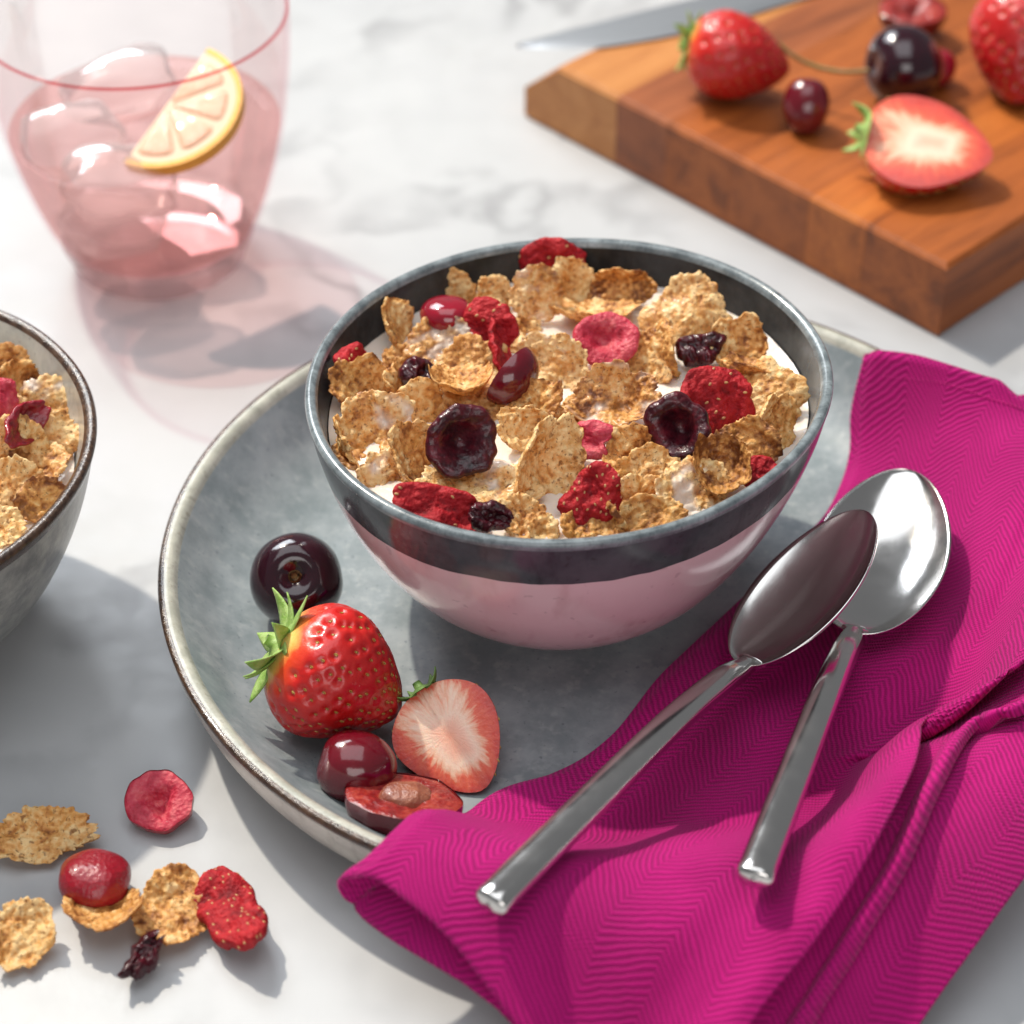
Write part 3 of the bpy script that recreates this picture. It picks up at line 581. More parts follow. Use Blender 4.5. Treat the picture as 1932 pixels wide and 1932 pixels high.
FS('dried_cherry', DCHERRY, P(1319, 660, m1 + .007), 5.4, -80, 38, 20, 18, 'small wrinkled raisin-like dried cherry by the orange flake', 'dried cherry', GF, 1.5, 4, 1.3, .3, jag=.06, wet=0.0)
FS('dried_strawberry', DSTRAW, P(1345, 757, m1 + .009), 10.4, -70, 46, 25, 19, 'large red dried strawberry piece touching the dark cherry ring', 'dried strawberry', GF, 1.2, 3.6, 1.2, .35, 0, .05, .10, .45, seeds=12)
FS('dried_cherry', DCHERRY, P(1283, 803, m1 + .012), 9.6, -100, 54, 105, 20, 'dark wet dried cherry ring with a deep hollow', 'dried cherry', GF, 1.15, 6, .4, .35, 0, .2, .04, .42, ring_prof(4.6, .64), notch=.2, wave=.12, low=.08)
FS('dried_cranberry', CRANB, P(1114, 833, m1 + .009), 6.2, -110, 40, -25, 21, 'crescent of pink cranberry floating in the middle of the pink bowl', 'dried cranberry', GF, 1.25, 3.0, .3, .5, 90, .0, .03, .1, None, notch=.45)
FS('dried_strawberry', DSTRAW, P(1116, 940, m1 + .008), 7.8, -100, 54, 70, 22, 'red dried strawberry piece thick with seeds near the front rim', 'dried strawberry', GF, 1.25, 3.2, 1.1, .4, 0, -.1, .12, .2, None, 34, seedsize=.0006)
FS('dried_strawberry', DSTRAW, P(826, 968, m1 + .008), 8.6, -70, 34, -14, 23, 'long dried strawberry slice lying along the front rim', 'dried strawberry', GF, 1.6, 2.6, .8, .3, 90, .0, .05, .05, None, 10)
FS('dried_cherry', DCHERRY, P(919, 976, m1 + .009), 5.2, -60, 50, 40, 24, 'crumpled dark cherry scrap against the front rim', 'dried cherry', GF, 1.4, 3, 1.2, .9, 45, .2, .16, .05)
FS('dried_strawberry', DSTRAW, P(1434, 893, m1 + .006), 4.6, -80, 40, 30, 25, 'bit of dried strawberry peeping out beside the front rim', 'dried strawberry', GF, 1.2, 3, .8, .3)

# ------------------------------------------------------------------ cherries
def cherry_mesh(R, dimple=0.35, squash=0.94, nu=56, nv=40, seed=0, width=0.36, cleft=0.03, lumpy=0.02):
    V = []
    u = np.arange(nu) / nu * 2 * math.pi
    for j in range(nv + 1):
        p = math.pi * j / nv; pol = np.array([math.sin(p), math.cos(p)])
        r = R * (1 - dimple * math.exp(-(p / width) ** 2) + 0.05 * math.exp(-((p - 0.8) / 0.5) ** 2))
        rr = r * (1 - cleft * np.exp(-((np.angle(np.exp(1j * u)) / 0.35) ** 2)) * math.sin(p)) * (1 + lumpy * noise(np.stack([np.cos(u) * 1.3 * pol[0] + seed, np.sin(u) * 1.3 * pol[0], 0 * u + pol[1] * 1.3], 1)))
        V.append(np.stack([rr * math.sin(p) * np.cos(u), rr * math.sin(p) * np.sin(u), squash * rr * math.cos(p)], 1))
    return np.concatenate(V), grid_faces(nu, nv + 1, True)
def cherry(loc, R, axis, mat, label, dimple=0.35, squash=0.94, cat='cherry', name='cherry', seed=0, scar=True, stem=None, group=None, width=0.36, cleft=.03, lumpy=.02):
    V, F = cherry_mesh(R, dimple, squash, seed=seed, width=width, cleft=cleft, lumpy=lumpy); q = frame_quat(axis, (1, 0.2, 0.1))
    if not scar and stem is None:
        o = mesh_obj(name, V, F, mat, None, {'lump': np.full(len(V), .5)}); setpose(o, loc, q); return tag(o, label, cat, group)
    o = thing(name, loc, label, cat, group, q); sk = mesh_obj('skin', V, F, mat, o, {'lump': np.full(len(V), .5)})
    d = R * (1 - dimple) * squash
    if scar:
        a = np.arange(14) / 14 * 2 * math.pi; sv = [(0, 0, d + R * .085)]
        for r, h in ((.10, .095), (.16, .06), (.18, -.02)): sv += [(R * r * (1 + .18 * math.sin(3 * t + r * 9)) * math.cos(t), R * r * math.sin(t), d + R * h) for t in a]
        mesh_obj('stem_scar', sv, [(0, 1 + i, 1 + (i + 1) % 14) for i in range(14)] + grid_faces(14, 3, True, 1), SCAR, sk)
    if stem is not None:
        inv = q.to_matrix().inverted(); path = [np.array(inv @ Vector(p - np.array(loc))) for p in stem]
        rads = np.full(len(path), .00085); rads[-3:] = (.0010, .0017, .0023); sv, sf = tube(path, rads, 10); mesh_obj('stem', sv, sf, STEM, o)
    return o
cherry(P(844, 594, mz + .009), .0083, scr(0, .85, .4), REDSK, 'glossy red cherry with a bright highlight among the flakes in the pink bowl', .06, .66, 'cherry', seed=3, scar=False, group=GF)
# wedge of cherry, skin and pale cut face
wx, wy = scr(.60, .72, -.1), scr(.45, -.25, .8); wq = frame_quat(np.cross(wx, wy), wx); wl = P(976, 718, mz + .010)
wt = thing('cherry_wedge', wl, 'cut cherry wedge with dark skin and pink face standing among the flakes', 'cherry wedge', GF, wq)
def wedge(a0, a1, R, nu=18, nv=16, mat=MAROSK, nm='skin', el=1.35, inner=0.0):
    V = []
    for j in range(nv + 1):
        p = math.pi * j / nv; u = np.linspace(a0, a1, nu); r = R
        V.append(np.stack([el * r * np.cos(p) * np.ones(nu), r * math.sin(p) * np.cos(u), r * math.sin(p) * np.sin(u)], 1))
    return np.concatenate(V), grid_faces(nu, nv + 1)
V, F = wedge(-.85, .95, .0085, el=1.15); mesh_obj('skin', V + [0, -.003, -.002], F, MAROSK, wt, {'lump': np.full(len(V), .5)})
for a in (-.85, .95):
    pr = np.linspace(0, math.pi, 17); Vc = []
    for s in (1.0, .6, .22): Vc.append(np.stack([1.15 * .0085 * np.cos(pr) * (.35 + .65 * s), s * .0085 * np.sin(pr) * math.cos(a), s * .0085 * np.sin(pr) * math.sin(a) - .0004 * (1 - s)], 1))
    Vc = np.concatenate(Vc) + [0, -.003, -.002]; Ff = grid_faces(17, 3); Ff = Ff if a < 0 else [f[::-1] for f in Ff]
    mesh_obj('cut_face', Vc, Ff, CRANB, wt, {'lump': np.full(len(Vc), .85)})

def rest(px, py, r, base): return P(px, py, base + r)
ZP = PFLOOR + .0004
cherry(rest(560, 1094, .0132, ZP + .0012), .0140, scr(.02, .12, .9), DARKSK, 'whole dark purple cherry with stem scar on the plate beside the strawberry', .34, .95, seed=5)
cherry(rest(674, 1449, .0098, ZP + .0006), .0103, scr(-.9, .25, .1), MAROSK, 'small oval maroon cherry on the plate in front of the whole strawberry', .05, 1.08, seed=8, scar=False, cleft=0)

# halved cherry with pit
def half_cherry(loc, R, axis, xh, label, pit=True, flesh=CHFLESH, skin=MAROSK, el=1.15, hollow=.32, seed=0, name='halved_cherry', cat='halved cherry'):
    o = thing(name, loc, label, cat, None, frame_quat(axis, xh)); nu = 56; u = np.arange(nu) / nu * 2 * math.pi
    ol = 1 + .05 * np.cos(2 * u + 1) + .09 * noise(np.stack([np.cos(u) * 2 + seed, np.sin(u) * 2, 0 * u], 1))
    V = []
    for p in np.linspace(math.pi / 2 - .12, math.pi - .02, 18): V.append(np.stack([el * R * ol * math.sin(p) * np.cos(u), R * ol * math.sin(p) * np.sin(u), .86 * R * math.cos(p) + 0 * u], 1))
    mesh_obj('skin', np.concatenate(V), grid_faces(nu, 18, True), skin, o, {'lump': np.full(nu * 18, .5)})
    V = []; rs = np.linspace(.02, .993, 22); top = .86 * R * math.cos(math.pi / 2 - .12)
    for k in rs:
        x = el * R * ol * k * np.cos(u); y = R * ol * k * np.sin(u)
        z = top - R * hollow * (1 - sst(.0, .58, np.full(nu, k) * (1 + .28 * np.cos(3 * u + .5)))) + .045 * R * noise(np.stack([x, y, 0 * x], 1) / (R * .25) + seed) * math.sin(math.pi * k) - .04 * R * sst(.9, 1, k)
        V.append(np.stack([x, y, z], 1))
    V = np.concatenate(V); mesh_obj('cut_face', V, grid_faces(nu, 22, True) + [tuple(range(nu))[::-1]], flesh, o, {'lump': np.clip(.5 + .5 * noise(V / .0015), 0, 1)})
    if pit:
        pv, pf = cherry_mesh(R * .52, .0, .75, 48, 36, 5); pv = pv * [1.15, .9, 1] * (1 + .07 * noise(pv / (R * .25)))[:, None]; mesh_obj('pit', pv + [R * .08, R * .10, -R * .10], pf, PIT, o)
    return o
half_cherry(rest(760, 1509, .0115, ZP), .0134, scr(.10, .90, .36), (1, .1, 0), 'halved cherry with its pit on the plate at the napkin edge', hollow=.16, seed=2)

# ------------------------------------------------------------------ fresh strawberries
def straw_prof(t):           # t 0 at calyx .. 1 tip -> relative radius
    return (np.sin(np.pi * np.clip(t, 0, 1) ** 0.76)) ** 0.58 * (1 - 0.12 * t)
def straw_verts(L, R, t, u, seed, lumpy=.05):
    tt, uu = np.meshgrid(t, u, indexing='ij'); r = R * straw_prof(tt); r = np.maximum(r, 1e-5)
    q = np.stack([np.cos(uu) * r / R * 1.2 + seed, np.sin(uu) * r / R * 1.2, tt * 1.6], -1); r = r * (1 + lumpy * 1.3 * noise(q) + lumpy * .6 * noise(q * 2.1 + 7))
    x = L * (tt - .5); return np.stack([x, r * np.cos(uu), r * np.sin(uu)], -1), tt
def calyx(o, L, R, n, seed, mat, size=1.0, tilt=.3, half=False, x0=None):
    rs = np.random.RandomState(seed); x0 = -L * .5 + R * .06 if x0 is None else x0
    a = np.linspace(0, 2 * math.pi, 11)[:-1]; V = []
    for s, r in ((0, .30), (.25, .22), (.5, .09), (1, .075)): V += [(x0 - s * R * .22, r * R * math.cos(t), r * R * math.sin(t)) for t in a]
    o = mesh_obj('calyx', V, grid_faces(10, 4, True) + [tuple(range(30, 40))[::-1]], mat, o)
    for k in range(n):
        a = (k + rs.uniform(-.25, .25)) / n * 2 * math.pi
        if half and math.sin(a) > .35: a = -a
        ln = R * size * rs.uniform(.42, .72); wd_ = ln * rs.uniform(.22, .33); up = tilt + rs.uniform(-.45, .45); nn = 9; V = []
        tw = rs.uniform(-.5, .5)
        for s in np.linspace(0, 1, nn):
            w = wd_ * (math.sin(math.pi * min(1, .12 + s * .9)) ** .8) * (1 - .3 * s) + .0001; rad_ = R * .10 + ln * s * math.cos(.7 * up * s); xx = x0 - ln * math.sin(up) * s * s * .9 - .0006
            for b in (-1, -.5, 0, .5, 1):
                V.append((xx + .25 * w * (abs(b) - .4) + tw * w * b * s, rad_ * math.cos(a) - w * b * math.sin(a), rad_ * math.sin(a) + w * b * math.cos(a)))
        V = np.array(V); lf = mesh_obj('leaf', V, grid_faces(5, nn), mat, o); sd = lf.modifiers.new('thick', 'SOLIDIFY'); sd.thickness = .0004
def seed_positions(n, seed, u0=0, u1=2 * math.pi):
    out = []; g = math.pi * (3 - 5 ** .5)
    rj = np.random.RandomState(seed + 50)
    for k in range(n): out.append((.10 + .86 * ((k + .5 + rj.uniform(-2.2, 2.2)) / n * .97 + .015) ** .9, (k * g + rj.uniform(-.11, .11)) % (2 * math.pi)))
    return [(t, u) for t, u in out if u0 <= u <= u1]
def strawberry(loc, L, R, tip, seed, label, name='strawberry', nseeds=230, leaf=LEAF, leaves=12, roll=0.0, cal=1.1):
    tip = np.array(tip, float); tip /= np.linalg.norm(tip); q = frame_quat(np.cross(tip, scr(math.sin(roll), math.cos(roll), 0)), tip)
    o = thing(name, loc, label, 'strawberry', None, q); nt, nu = 110, 150
    t = np.linspace(.004, .996, nt); u = np.arange(nu) / nu * 2 * math.pi; V, tt = straw_verts(L, R, t, u, seed)
    sp = seed_positions(nseeds, seed); nearest = np.zeros(tt.shape)
    for ts, us in sp:
        d2 = ((tt - ts) * L) ** 2 + (np.angle(np.exp(1j * (u - us)))[None, :] * R * straw_prof(tt)) ** 2; nearest = np.maximum(nearest, np.exp(-d2 / (2 * (R * .040) ** 2)))
    sc = (1 - .050 * nearest); V[..., 1] *= sc; V[..., 2] *= sc; V[..., 0] = V[..., 0] - .02 * L * nearest * (2 * tt - 1)
    Vf = V.reshape(-1, 3); F = grid_faces(nu, nt, True); F += [tuple(range(nu)), tuple(range((nt - 1) * nu, nt * nu))[::-1]]
    mesh_obj('flesh', Vf, [f[::-1] for f in F], STRAWSK, o, {'along': tt.ravel()})
    parts = []; th8 = np.arange(8) / 8 * 2 * math.pi
    for ts, us in sp:
        i = min(nt - 2, max(1, int(np.searchsorted(t, ts)))); j = int(us / (2 * math.pi) * nu) % nu; c = V[i, j]; nx = np.cross(V[i, (j + 1) % nu] - V[i, j - 1], V[i + 1, j] - V[i - 1, j]); nx /= np.linalg.norm(nx)
        if nx @ np.array([0, c[1], c[2]]) < 0: nx = -nx
        tx = V[i + 1, j] - V[i - 1, j]; tx /= np.linalg.norm(tx); bx = np.cross(nx, tx); s = R * .034
        vv = [c + nx * s * .62]
        for rr, hh in ((.55, .5), (.95, .12), (1.0, -.3)): vv += [c + s * (rr * 1.2 * math.cos(a) * tx + rr * .72 * math.sin(a) * bx + hh * nx) for a in th8]
        parts.append((vv, [(0, 1 + k, 1 + (k + 1) % 8) for k in range(8)] + grid_faces(8, 3, True, 1)))
    sv, sf = join(parts); tag(mesh_obj('seeds', sv, sf, SEED, o), kind='stuff')
    calyx(o, L, R, leaves, seed, leaf, cal)
    return o
def half_strawberry(loc, L, R, tip, face, seed, label, leaf=LEAF, nseeds=70, cal=.9, cut=None):
    tip = np.array(tip, float); tip /= np.linalg.norm(tip); q = frame_quat(face, tip); o = thing('halved_strawberry', loc, label, 'halved strawberry', None, q)
    nt, nu = 80, 80; t = np.linspace(.004, .996, nt); u = np.linspace(math.pi, 2 * math.pi, nu); V, tt = straw_verts(L, R, t, u, seed, .04); V[..., 2] *= .82
    mesh_obj('flesh', V.reshape(-1, 3), grid_faces(nu, nt), STRAWSK, o, {'along': tt.ravel()})
    a = V[:, 0]; b = V[:, -1]; K = 41; CV = []; E = []; AN = []; AL = []
    s = np.linspace(0, 1, K)
    for i in range(nt):
        for k in s:
            c = a[i] * (1 - k) + b[i] * k; rel = abs(2 * k - 1); endd = min(t[i] * 1.05, 1.15 * (1 - t[i])) * 2; e = max(rel, 1 - endd * 1.0)
            bul = .035 * R * (1 - rel ** 2) * math.sin(math.pi * t[i]); CV.append((c[0], c[1], c[2] * 0 + bul)); E.append(e); AL.append(t[i]); AN.append(math.atan2((2 * k - 1) * R * straw_prof(t[i]), (t[i] - .45) * L))
    mesh_obj('cut_face', CV, grid_faces(K, nt), cut or STRAWCUT, o, {'edge': E, 'ang': AN, 'along': AL})
    parts = []; rs = np.random.RandomState(seed)
    for ts, us in seed_positions(nseeds * 2, seed, math.pi + .05, 2 * math.pi - .05):
        i = min(nt - 2, max(1, int(ts * nt))); j = min(nu - 2, max(1, int((us - math.pi) / math.pi * nu))); c = V[i, j]; nx = np.array([0, c[1], c[2]]); nx /= np.linalg.norm(nx); tx = np.array([1., 0, 0]); bx = np.cross(nx, tx); z_ = R * .046
        vv = [c + nx * z_ * .5]; th8 = np.arange(6) / 6 * 2 * math.pi
        for rr, hh in ((.6, .35), (1, -.2)): vv += [c + z_ * (rr * 1.2 * math.cos(g) * tx + rr * .72 * math.sin(g) * bx + hh * nx) for g in th8]
        parts.append((vv, [(0, 1 + k, 1 + (k + 1) % 6) for k in range(6)] + grid_faces(6, 2, True, 1)))
    sv, sf = join(parts); tag(mesh_obj('seeds', sv, sf, SEED, o), kind='stuff')
    calyx(o, L, R, 6, seed + 4, leaf, cal, .5, True); return o
strawberry(rest(638, 1280, .0185, ZP), .0405, .0203, scr(.80, -.46, -.22), 4, 'large whole red strawberry with green leaves on the plate', roll=.2)
half_strawberry(P(853, 1395, .0165), .0335, .0158, scr(.52, -.80, .05), scr(-.10, .22, .92), 6, 'halved strawberry on the plate leaning at the napkin edge', LEAFD)

# ------------------------------------------------------------------ cutting board and what lies on it
BT = 0.030; near = np.array([0.1495, 0.6900]); e1 = np.array([-0.694, 0.720]); e1 /= np.linalg.norm(e1); e2 = np.array([e1[1], -e1[0]]); LEN = 0.2082; DEP = 0.26; BEV = 0.0185
bq = frame_quat((0, 0, 1), (e1[0], e1[1], 0))
board = thing('cutting_board', (near[0], near[1], 0), 'thick wooden cutting board of glued staves with fruit on it', 'cutting board', None, bq)
cuts = [0.0, 0.036, 0.062, 0.100, 0.132, 0.158, LEN]; wsel = [2, 3, 2, 2, 1, 0]
for k in range(6):                           # local x along e1, local y = cross(z, x): away from e2
    a, b = cuts[k] + (.00002 if k else 0), cuts[k + 1] - (.00002 if k < 5 else 0); c = .0016; y0, y1 = 0.0, -DEP
    lo = [(a, 0), (b, 0)]; prof = [(y0, .0008), (y0, BT - c), (y0 - c, BT), (y1 + c, BT), (y1, BT - c), (y1, .0008)]
    V = []; nsub = 1; xs0 = np.full(6, a); xs1 = np.full(6, b); z = np.array([p[1] for p in prof]); yy = np.array([p[0] for p in prof])
    cols = [(xs0, z)]
    if k == 0: cols = [(xs0, np.minimum(z, BT - c)), (xs0 + c, z)]
    if k == 5: cols += [(np.full(6, b - BEV), z), (np.full(6, b), np.minimum(z, .0135))]
    else: cols += [(xs1, z)]
    for xx, zz in cols: V += [(xx[i], yy[i], zz[i]) for i in range(6)]
    F = grid_faces(6, len(cols)); F = [f for f in F] + [tuple(range(6))[::-1], tuple(range(6 * (len(cols) - 1), 6 * len(cols)))]
    for j in range(len(cols) - 1): F.append((6 * j, 6 * j + 6, 6 * j + 11, 6 * j + 5))
    o = mesh_obj('stave', V, F, WOODS[wsel[k]], board, smooth=False); bv = o.modifiers.new('bevel', 'BEVEL'); bv.width = .00012; bv.segments = 2; bv.limit_method = 'ANGLE'; bv.angle_limit = .5

# knife
kz = BT + .0006; low = [(975, 91), (1040, 94), (1110, 92), (1190, 82), (1290, 63), (1400, 33), (1500, 3), (1620, -33), (1760, -75)]; upp = [(975, 91), (1050, 70), (1130, 50), (1240, 21), (1330, 0), (1420, -22), (1520, -48), (1640, -80), (1770, -114)]
Lw = smooth_prof([P(x, y, kz)[:2] for x, y in low], 40); Up = smooth_prof([P(x, y, kz)[:2] for x, y in upp], 40); org = Lw[0]
knife = thing('knife', (org[0], org[1], kz), 'steel knife blade pointing off the corner of the cutting board', 'knife'); V = []
for a, b in zip(Lw - org, Up - org):         # edge, bevel line, spine (upper), spine (lower)
    m_ = a * .72 + b * .28
    V += [(a[0], a[1], .0003), (m_[0], m_[1], .0013), (b[0], b[1], .0019), (b[0], b[1], 0.0), (m_[0], m_[1], 0.0)]
F = grid_faces(5, 40) + [(5 * j, 5 * j + 5, 5 * j + 9, 5 * j + 4)[::-1] for j in range(39)] + [tuple(range(195, 200))]
mesh_obj('blade', V, F, BLADE, knife, smooth=False)
ce = (Lw[-1] + Up[-1]) / 2 - org; dk = (Lw[-1] + Up[-1] - Lw[-8] - Up[-8]); dk /= np.linalg.norm(dk); pth = [(*(ce + dk * s), .0065 + 0 * s) for s in np.linspace(-.004, .10, 9)]
hv, hf = tube(pth, [.006, .0075, .0072, .007, .007, .0074, .008, .0082, .007], 14); hv[:, 2] = np.maximum(hv[:, 2], .0002); mesh_obj('handle', hv, hf, HANDLE, knife)

strawberry(rest(1392, 108, .0165, BT), .0400, .0170, scr(.95, -.28, .10), 14, 'whole strawberry lying beside the knife on the cutting board', nseeds=110, roll=1.2)
strawberry(rest(1925, 85, .0185, BT), .0480, .0200, scr(-.10, -.9, .25), 24, 'whole strawberry with tip forward at the far side of the cutting board', nseeds=130, cal=.6)
half_strawberry(P(1752, 270, BT + .0150), .0465, .0222, scr(.93, -.24, .0), scr(.05, .50, .86), 9, 'halved strawberry with bright green leaves on the cutting board', cut=STRAWRED)
st = [P(1640, 133, BT + .018), P(1600, 136, BT + .0165), P(1560, 131, BT + .0155), P(1520, 118, BT + .016), P(1487, 98, BT + .019), P(1462, 77, BT + .022), P(1447, 69, BT + .0235), P(1440, 66, BT + .024)]
stp = smooth_prof(st, 26)
cherry(rest(1706, 124, .0142, BT), .0150, scr(-.92, -.05, .35), DARKSK, 'dark cherry with a long curved stem on the cutting board', .16, .95, seed=12, scar=False, stem=list(stp))
cherry(rest(1521, 200, .0095, BT), .0086, scr(.05, .95, .15), MAROSK, 'small maroon cherry between the strawberries on the cutting board', .05, 1.22, seed=18, scar=False, cleft=0)
half_cherry(rest(1722, 22, .0105, BT), .0128, scr(-.05, .75, .65), (1, 0, 0), 'halved cherry with a hollow centre behind the stemmed cherry', False, CHFLESH, MAROSK, 1.0, .42, 6)
cherry(rest(1768, 128, .0070, BT), .0072, scr(.3, .9, .1), REDSK, 'red cherry peeping out behind the stemmed dark cherry', .06, 1.05, seed=21, scar=False, cleft=0)

# ------------------------------------------------------------------ glass, drink, ice, lemon
GC = np.array([-0.1295, 0.7420])
glass = thing('drinking_glass', (GC[0], GC[1], 0), 'pink tinted glass tumbler with iced drink and lemon', 'glass')
GO = smooth_prof([(0.0285, 0.0), (0.0312, 0.0012), (0.0322, 0.0040), (0.0352, 0.0110), (0.0408, 0.0240), (0.0458, 0.0400), (0.0496, 0.0570), (0.0522, 0.0760), (0.0533, 0.0900), (0.0533, 0.0993)], 44)
zl = 0.0555; gi = lambda z: np.interp(z, GO[:, 1], GO[:, 0]) - .0013
lathe('wall', [tuple(q) for q in GO if q[1] >= .0105], GLASS, glass, 128)
lathe('base', [(0.0003, 0.0004)] + [tuple(q) for q in GO if q[1] <= .0112], GBASE, glass, 128)
zz = np.linspace(.0130, .0993, 40); lathe('inner_wall', [(0.0003, .0118), (.02, .0118), (.0302, .0122)] + [(gi(z), z) for z in zz], GLASS, glass, 128)
lathe('rim', smooth_prof([(0.0533, .0993), (.0532, .0999), (.0526, .1002), (.0521, .0999), (.0520, .0993)], 8), GRIM, glass, 128)
DI = [(0.0003, .0122), (.02, .0122), (.0300, .0126)] + [(gi(z) - .0003, z) for z in np.linspace(.0136, zl, 24)] + [(gi(zl) - .0008, zl + .0006), (gi(zl) - .003, zl), (.03, zl), (.0003, zl)]
dr = lathe('drink', DI, DRINK, None, 128); dr.location = (GC[0], GC[1], 0); tag(dr, 'pale pink cloudy drink filling half the glass tumbler', 'drink')
def ice(px, py, z, size, q, seed, label):
    n = 24; V = []; u = np.arange(n) / n * 2 * math.pi
    for p in np.linspace(.02, math.pi - .02, 18):
        d = np.stack([math.sin(p) * np.cos(u), math.sin(p) * np.sin(u), math.cos(p) + 0 * u], 1); k = (np.abs(d) ** 2.7).sum(1) ** (-1 / 2.7); V.append(d * k[:, None] * (1.06 + .22 * noise(d * 1.5 + seed * 3.7))[:, None] * np.array(size))
    o = mesh_obj('ice_cube', np.concatenate(V), grid_faces(n, 18, True), ICE); setpose(o, P(px, py, z), q); return tag(o, label, 'ice cube', 'ice cubes in the pink drink')
ice(140, 262, zl + .002, (.0165, .0125, .009), frame_quat((.2, -.35, .9), (.9, .45, 0)), 1, 'large ice cube floating at the glass wall away from the lemon')
ice(225, 345, zl - .006, (.0185, .0125, .010), frame_quat((.05, -.2, .95), (1, .05, 0)), 2, 'ice cube half sunk at the front wall of the glass')
ice(225, 165, zl + .004, (.0190, .0125, .010), frame_quat((-.1, -.4, .9), (.9, .3, 0)), 3, 'ice cube floating behind the others beside the lemon slice')
ice(215, 412, .026, (.0170, .0120, .010), frame_quat((.1, -.5, .9), (1, -.2, .1)), 4, 'ice cube sunk near the bottom of the drink')
# lemon half slice
lc = P(318, 205, zl + .011); lem = thing('lemon_slice', lc, 'half slice of lemon with yellow rind leaning in the drink', 'lemon slice', None, frame_quat(scr(-.15, .46, .85), scr(.40, .91, .0)))
LR = .0268; TH = .0048
def arc_solid(r0, r1, a0, a1, h0, h1, n=40):
    a = np.linspace(a0, a1, n); V = []
    for r, h in ((r0, h1), (r1, h1), (r1, h0), (r0, h0)): V.append(np.stack([r * np.cos(a), r * np.sin(a), h + 0 * a], 1))
    V = np.concatenate(V); F = []
    for s in range(4):
        o_ = s * n; p_ = ((s + 1) % 4) * n; F += [(o_ + i, p_ + i, p_ + i + 1, o_ + i + 1) for i in range(n - 1)]
    F += [(0, 3 * n, 2 * n, n)[::-1], (n - 1, 2 * n - 1, 3 * n - 1, 4 * n - 1)[::-1]]; return V, F
A0, A1 = -math.pi, 0.0
V, F = arc_solid(LR * .925, LR, A0, A1, -TH / 2, TH / 2); mesh_obj('rind', V, F, RIND, lem, smooth=False)
V, F = arc_solid(.0002, LR * .924, A0, A1, -TH / 2 + .0002, TH / 2 - .0003); pith = mesh_obj('pith', V, F, PITH, lem, smooth=False)
for k in range(4):
    a0 = A0 + (A1 - A0) * k / 4 + .055; a1 = A0 + (A1 - A0) * (k + 1) / 4 - .055; n = 14; a = np.linspace(a0, a1, n); am = (a0 + a1) / 2; V = []
    for r, h in ((.09, 0), (.12, .0005), (.75, .0006), (.80, .0004), (.815, 0)):
        sh = 1 - .06 * (np.abs(a - am) / (a1 - am)) ** 6; V.append(np.stack([LR * r * sh * np.cos(a), LR * r * sh * np.sin(a), TH / 2 - .0003 + h * np.clip(1.3 * (1 - (np.abs(a - am) / (a1 - am)) ** 4), 0, 1)], 1))
    mesh_obj('segment', np.concatenate(V), grid_faces(n, 5), PULP, pith)

# ------------------------------------------------------------------ napkin
def support(xy):
    r = np.hypot(xy[..., 0] - PC[0], xy[..., 1] - PC[1])
    return .0105 + (.0325 - .0105) * sst(.096, .131, r) - .0325 * sst(.135, .195, r) + .0012 * sst(.135, .19, r)
def bump_line(xy, a, b, w):
    a, b = np.array(a), np.array(b); d = b - a; t = np.clip(((xy - a) @ d) / (d @ d), 0, 1); q = xy - (a + t[..., None] * d); return np.exp(-(q ** 2).sum(-1) / w ** 2)
TLA, TLB = P(1650, 672, .035)[:2], P(1960, 745, .03)[:2]
def drape(xy):
    z = support(xy) + .019 * bump_line(xy, TLA, TLB, .015)
    z = z + .0035 * bump_line(xy, P(1290, 1560, .03)[:2], P(1700, 1400, .03)[:2], .016)
    z = z + .0040 * bump_line(xy, P(1560, 1640, .03)[:2], P(1735, 1400, .03)[:2], .010)
    z = z - .0030 * bump_line(xy, P(1470, 1720, .02)[:2], P(1600, 1480, .03)[:2], .010)
    z = z + .0030 * bump_line(xy, P(700, 1650, .02)[:2], P(1000, 1470, .03)[:2], .014)
    z = z - .0025 * bump_line(xy, P(1080, 1930, .02)[:2], P(1250, 1700, .03)[:2], .014)
    q = np.concatenate([xy / .042, np.zeros(xy.shape[:-1] + (1,))], -1); return z + .0016 * noise(q + 4.4) + .0007 * noise(q * 2.3 + 1.7)
def unproj_on(pts, off):
    out = []
    for x, y in pts:
        z = .02
        for _ in range(12): p = P(x, y, z); z = .5 * z + .5 * (float(drape(p[None, :2])[0]) + off)
        out.append(P(x, y, z)[:2])
    return np.array(out)
def resamp(p, n):
    p = smooth_prof(p, 400); d = np.r_[0, np.cumsum(np.hypot(*np.diff(p, axis=0).T))]; t = np.linspace(0, d[-1], n); return np.stack([np.interp(t, d, p[:, k]) for k in (0, 1)], 1)
def coons(L_, R_, B_, T_, nu, nv, off, offb=None):
    L_, R_, B_, T_ = [resamp(unproj_on(q, o_), m) for q, m, o_ in ((L_, nv, off), (R_, nv, off), (B_, nu, off if offb is None else offb), (T_, nu, off))]
    c00, c10, c01, c11 = (L_[0] + B_[0]) / 2, (R_[0] + B_[-1]) / 2, (L_[-1] + T_[0]) / 2, (R_[-1] + T_[-1]) / 2
    u = np.linspace(0, 1, nu)[None, :, None]; v = np.linspace(0, 1, nv)[:, None, None]
    return (1 - u) * L_[:, None] + u * R_[:, None] + (1 - v) * B_[None] + v * T_[None] - ((1 - u) * (1 - v) * c00 + u * (1 - v) * c10 + (1 - u) * v * c01 + u * v * c11)
LEFT = [(664, 1672), (745, 1592), (905, 1503), (1050, 1443), (1160, 1372), (1250, 1262), (1380, 1140), (1490, 1035), (1570, 950), (1610, 850), (1615, 760), (1640, 655)]
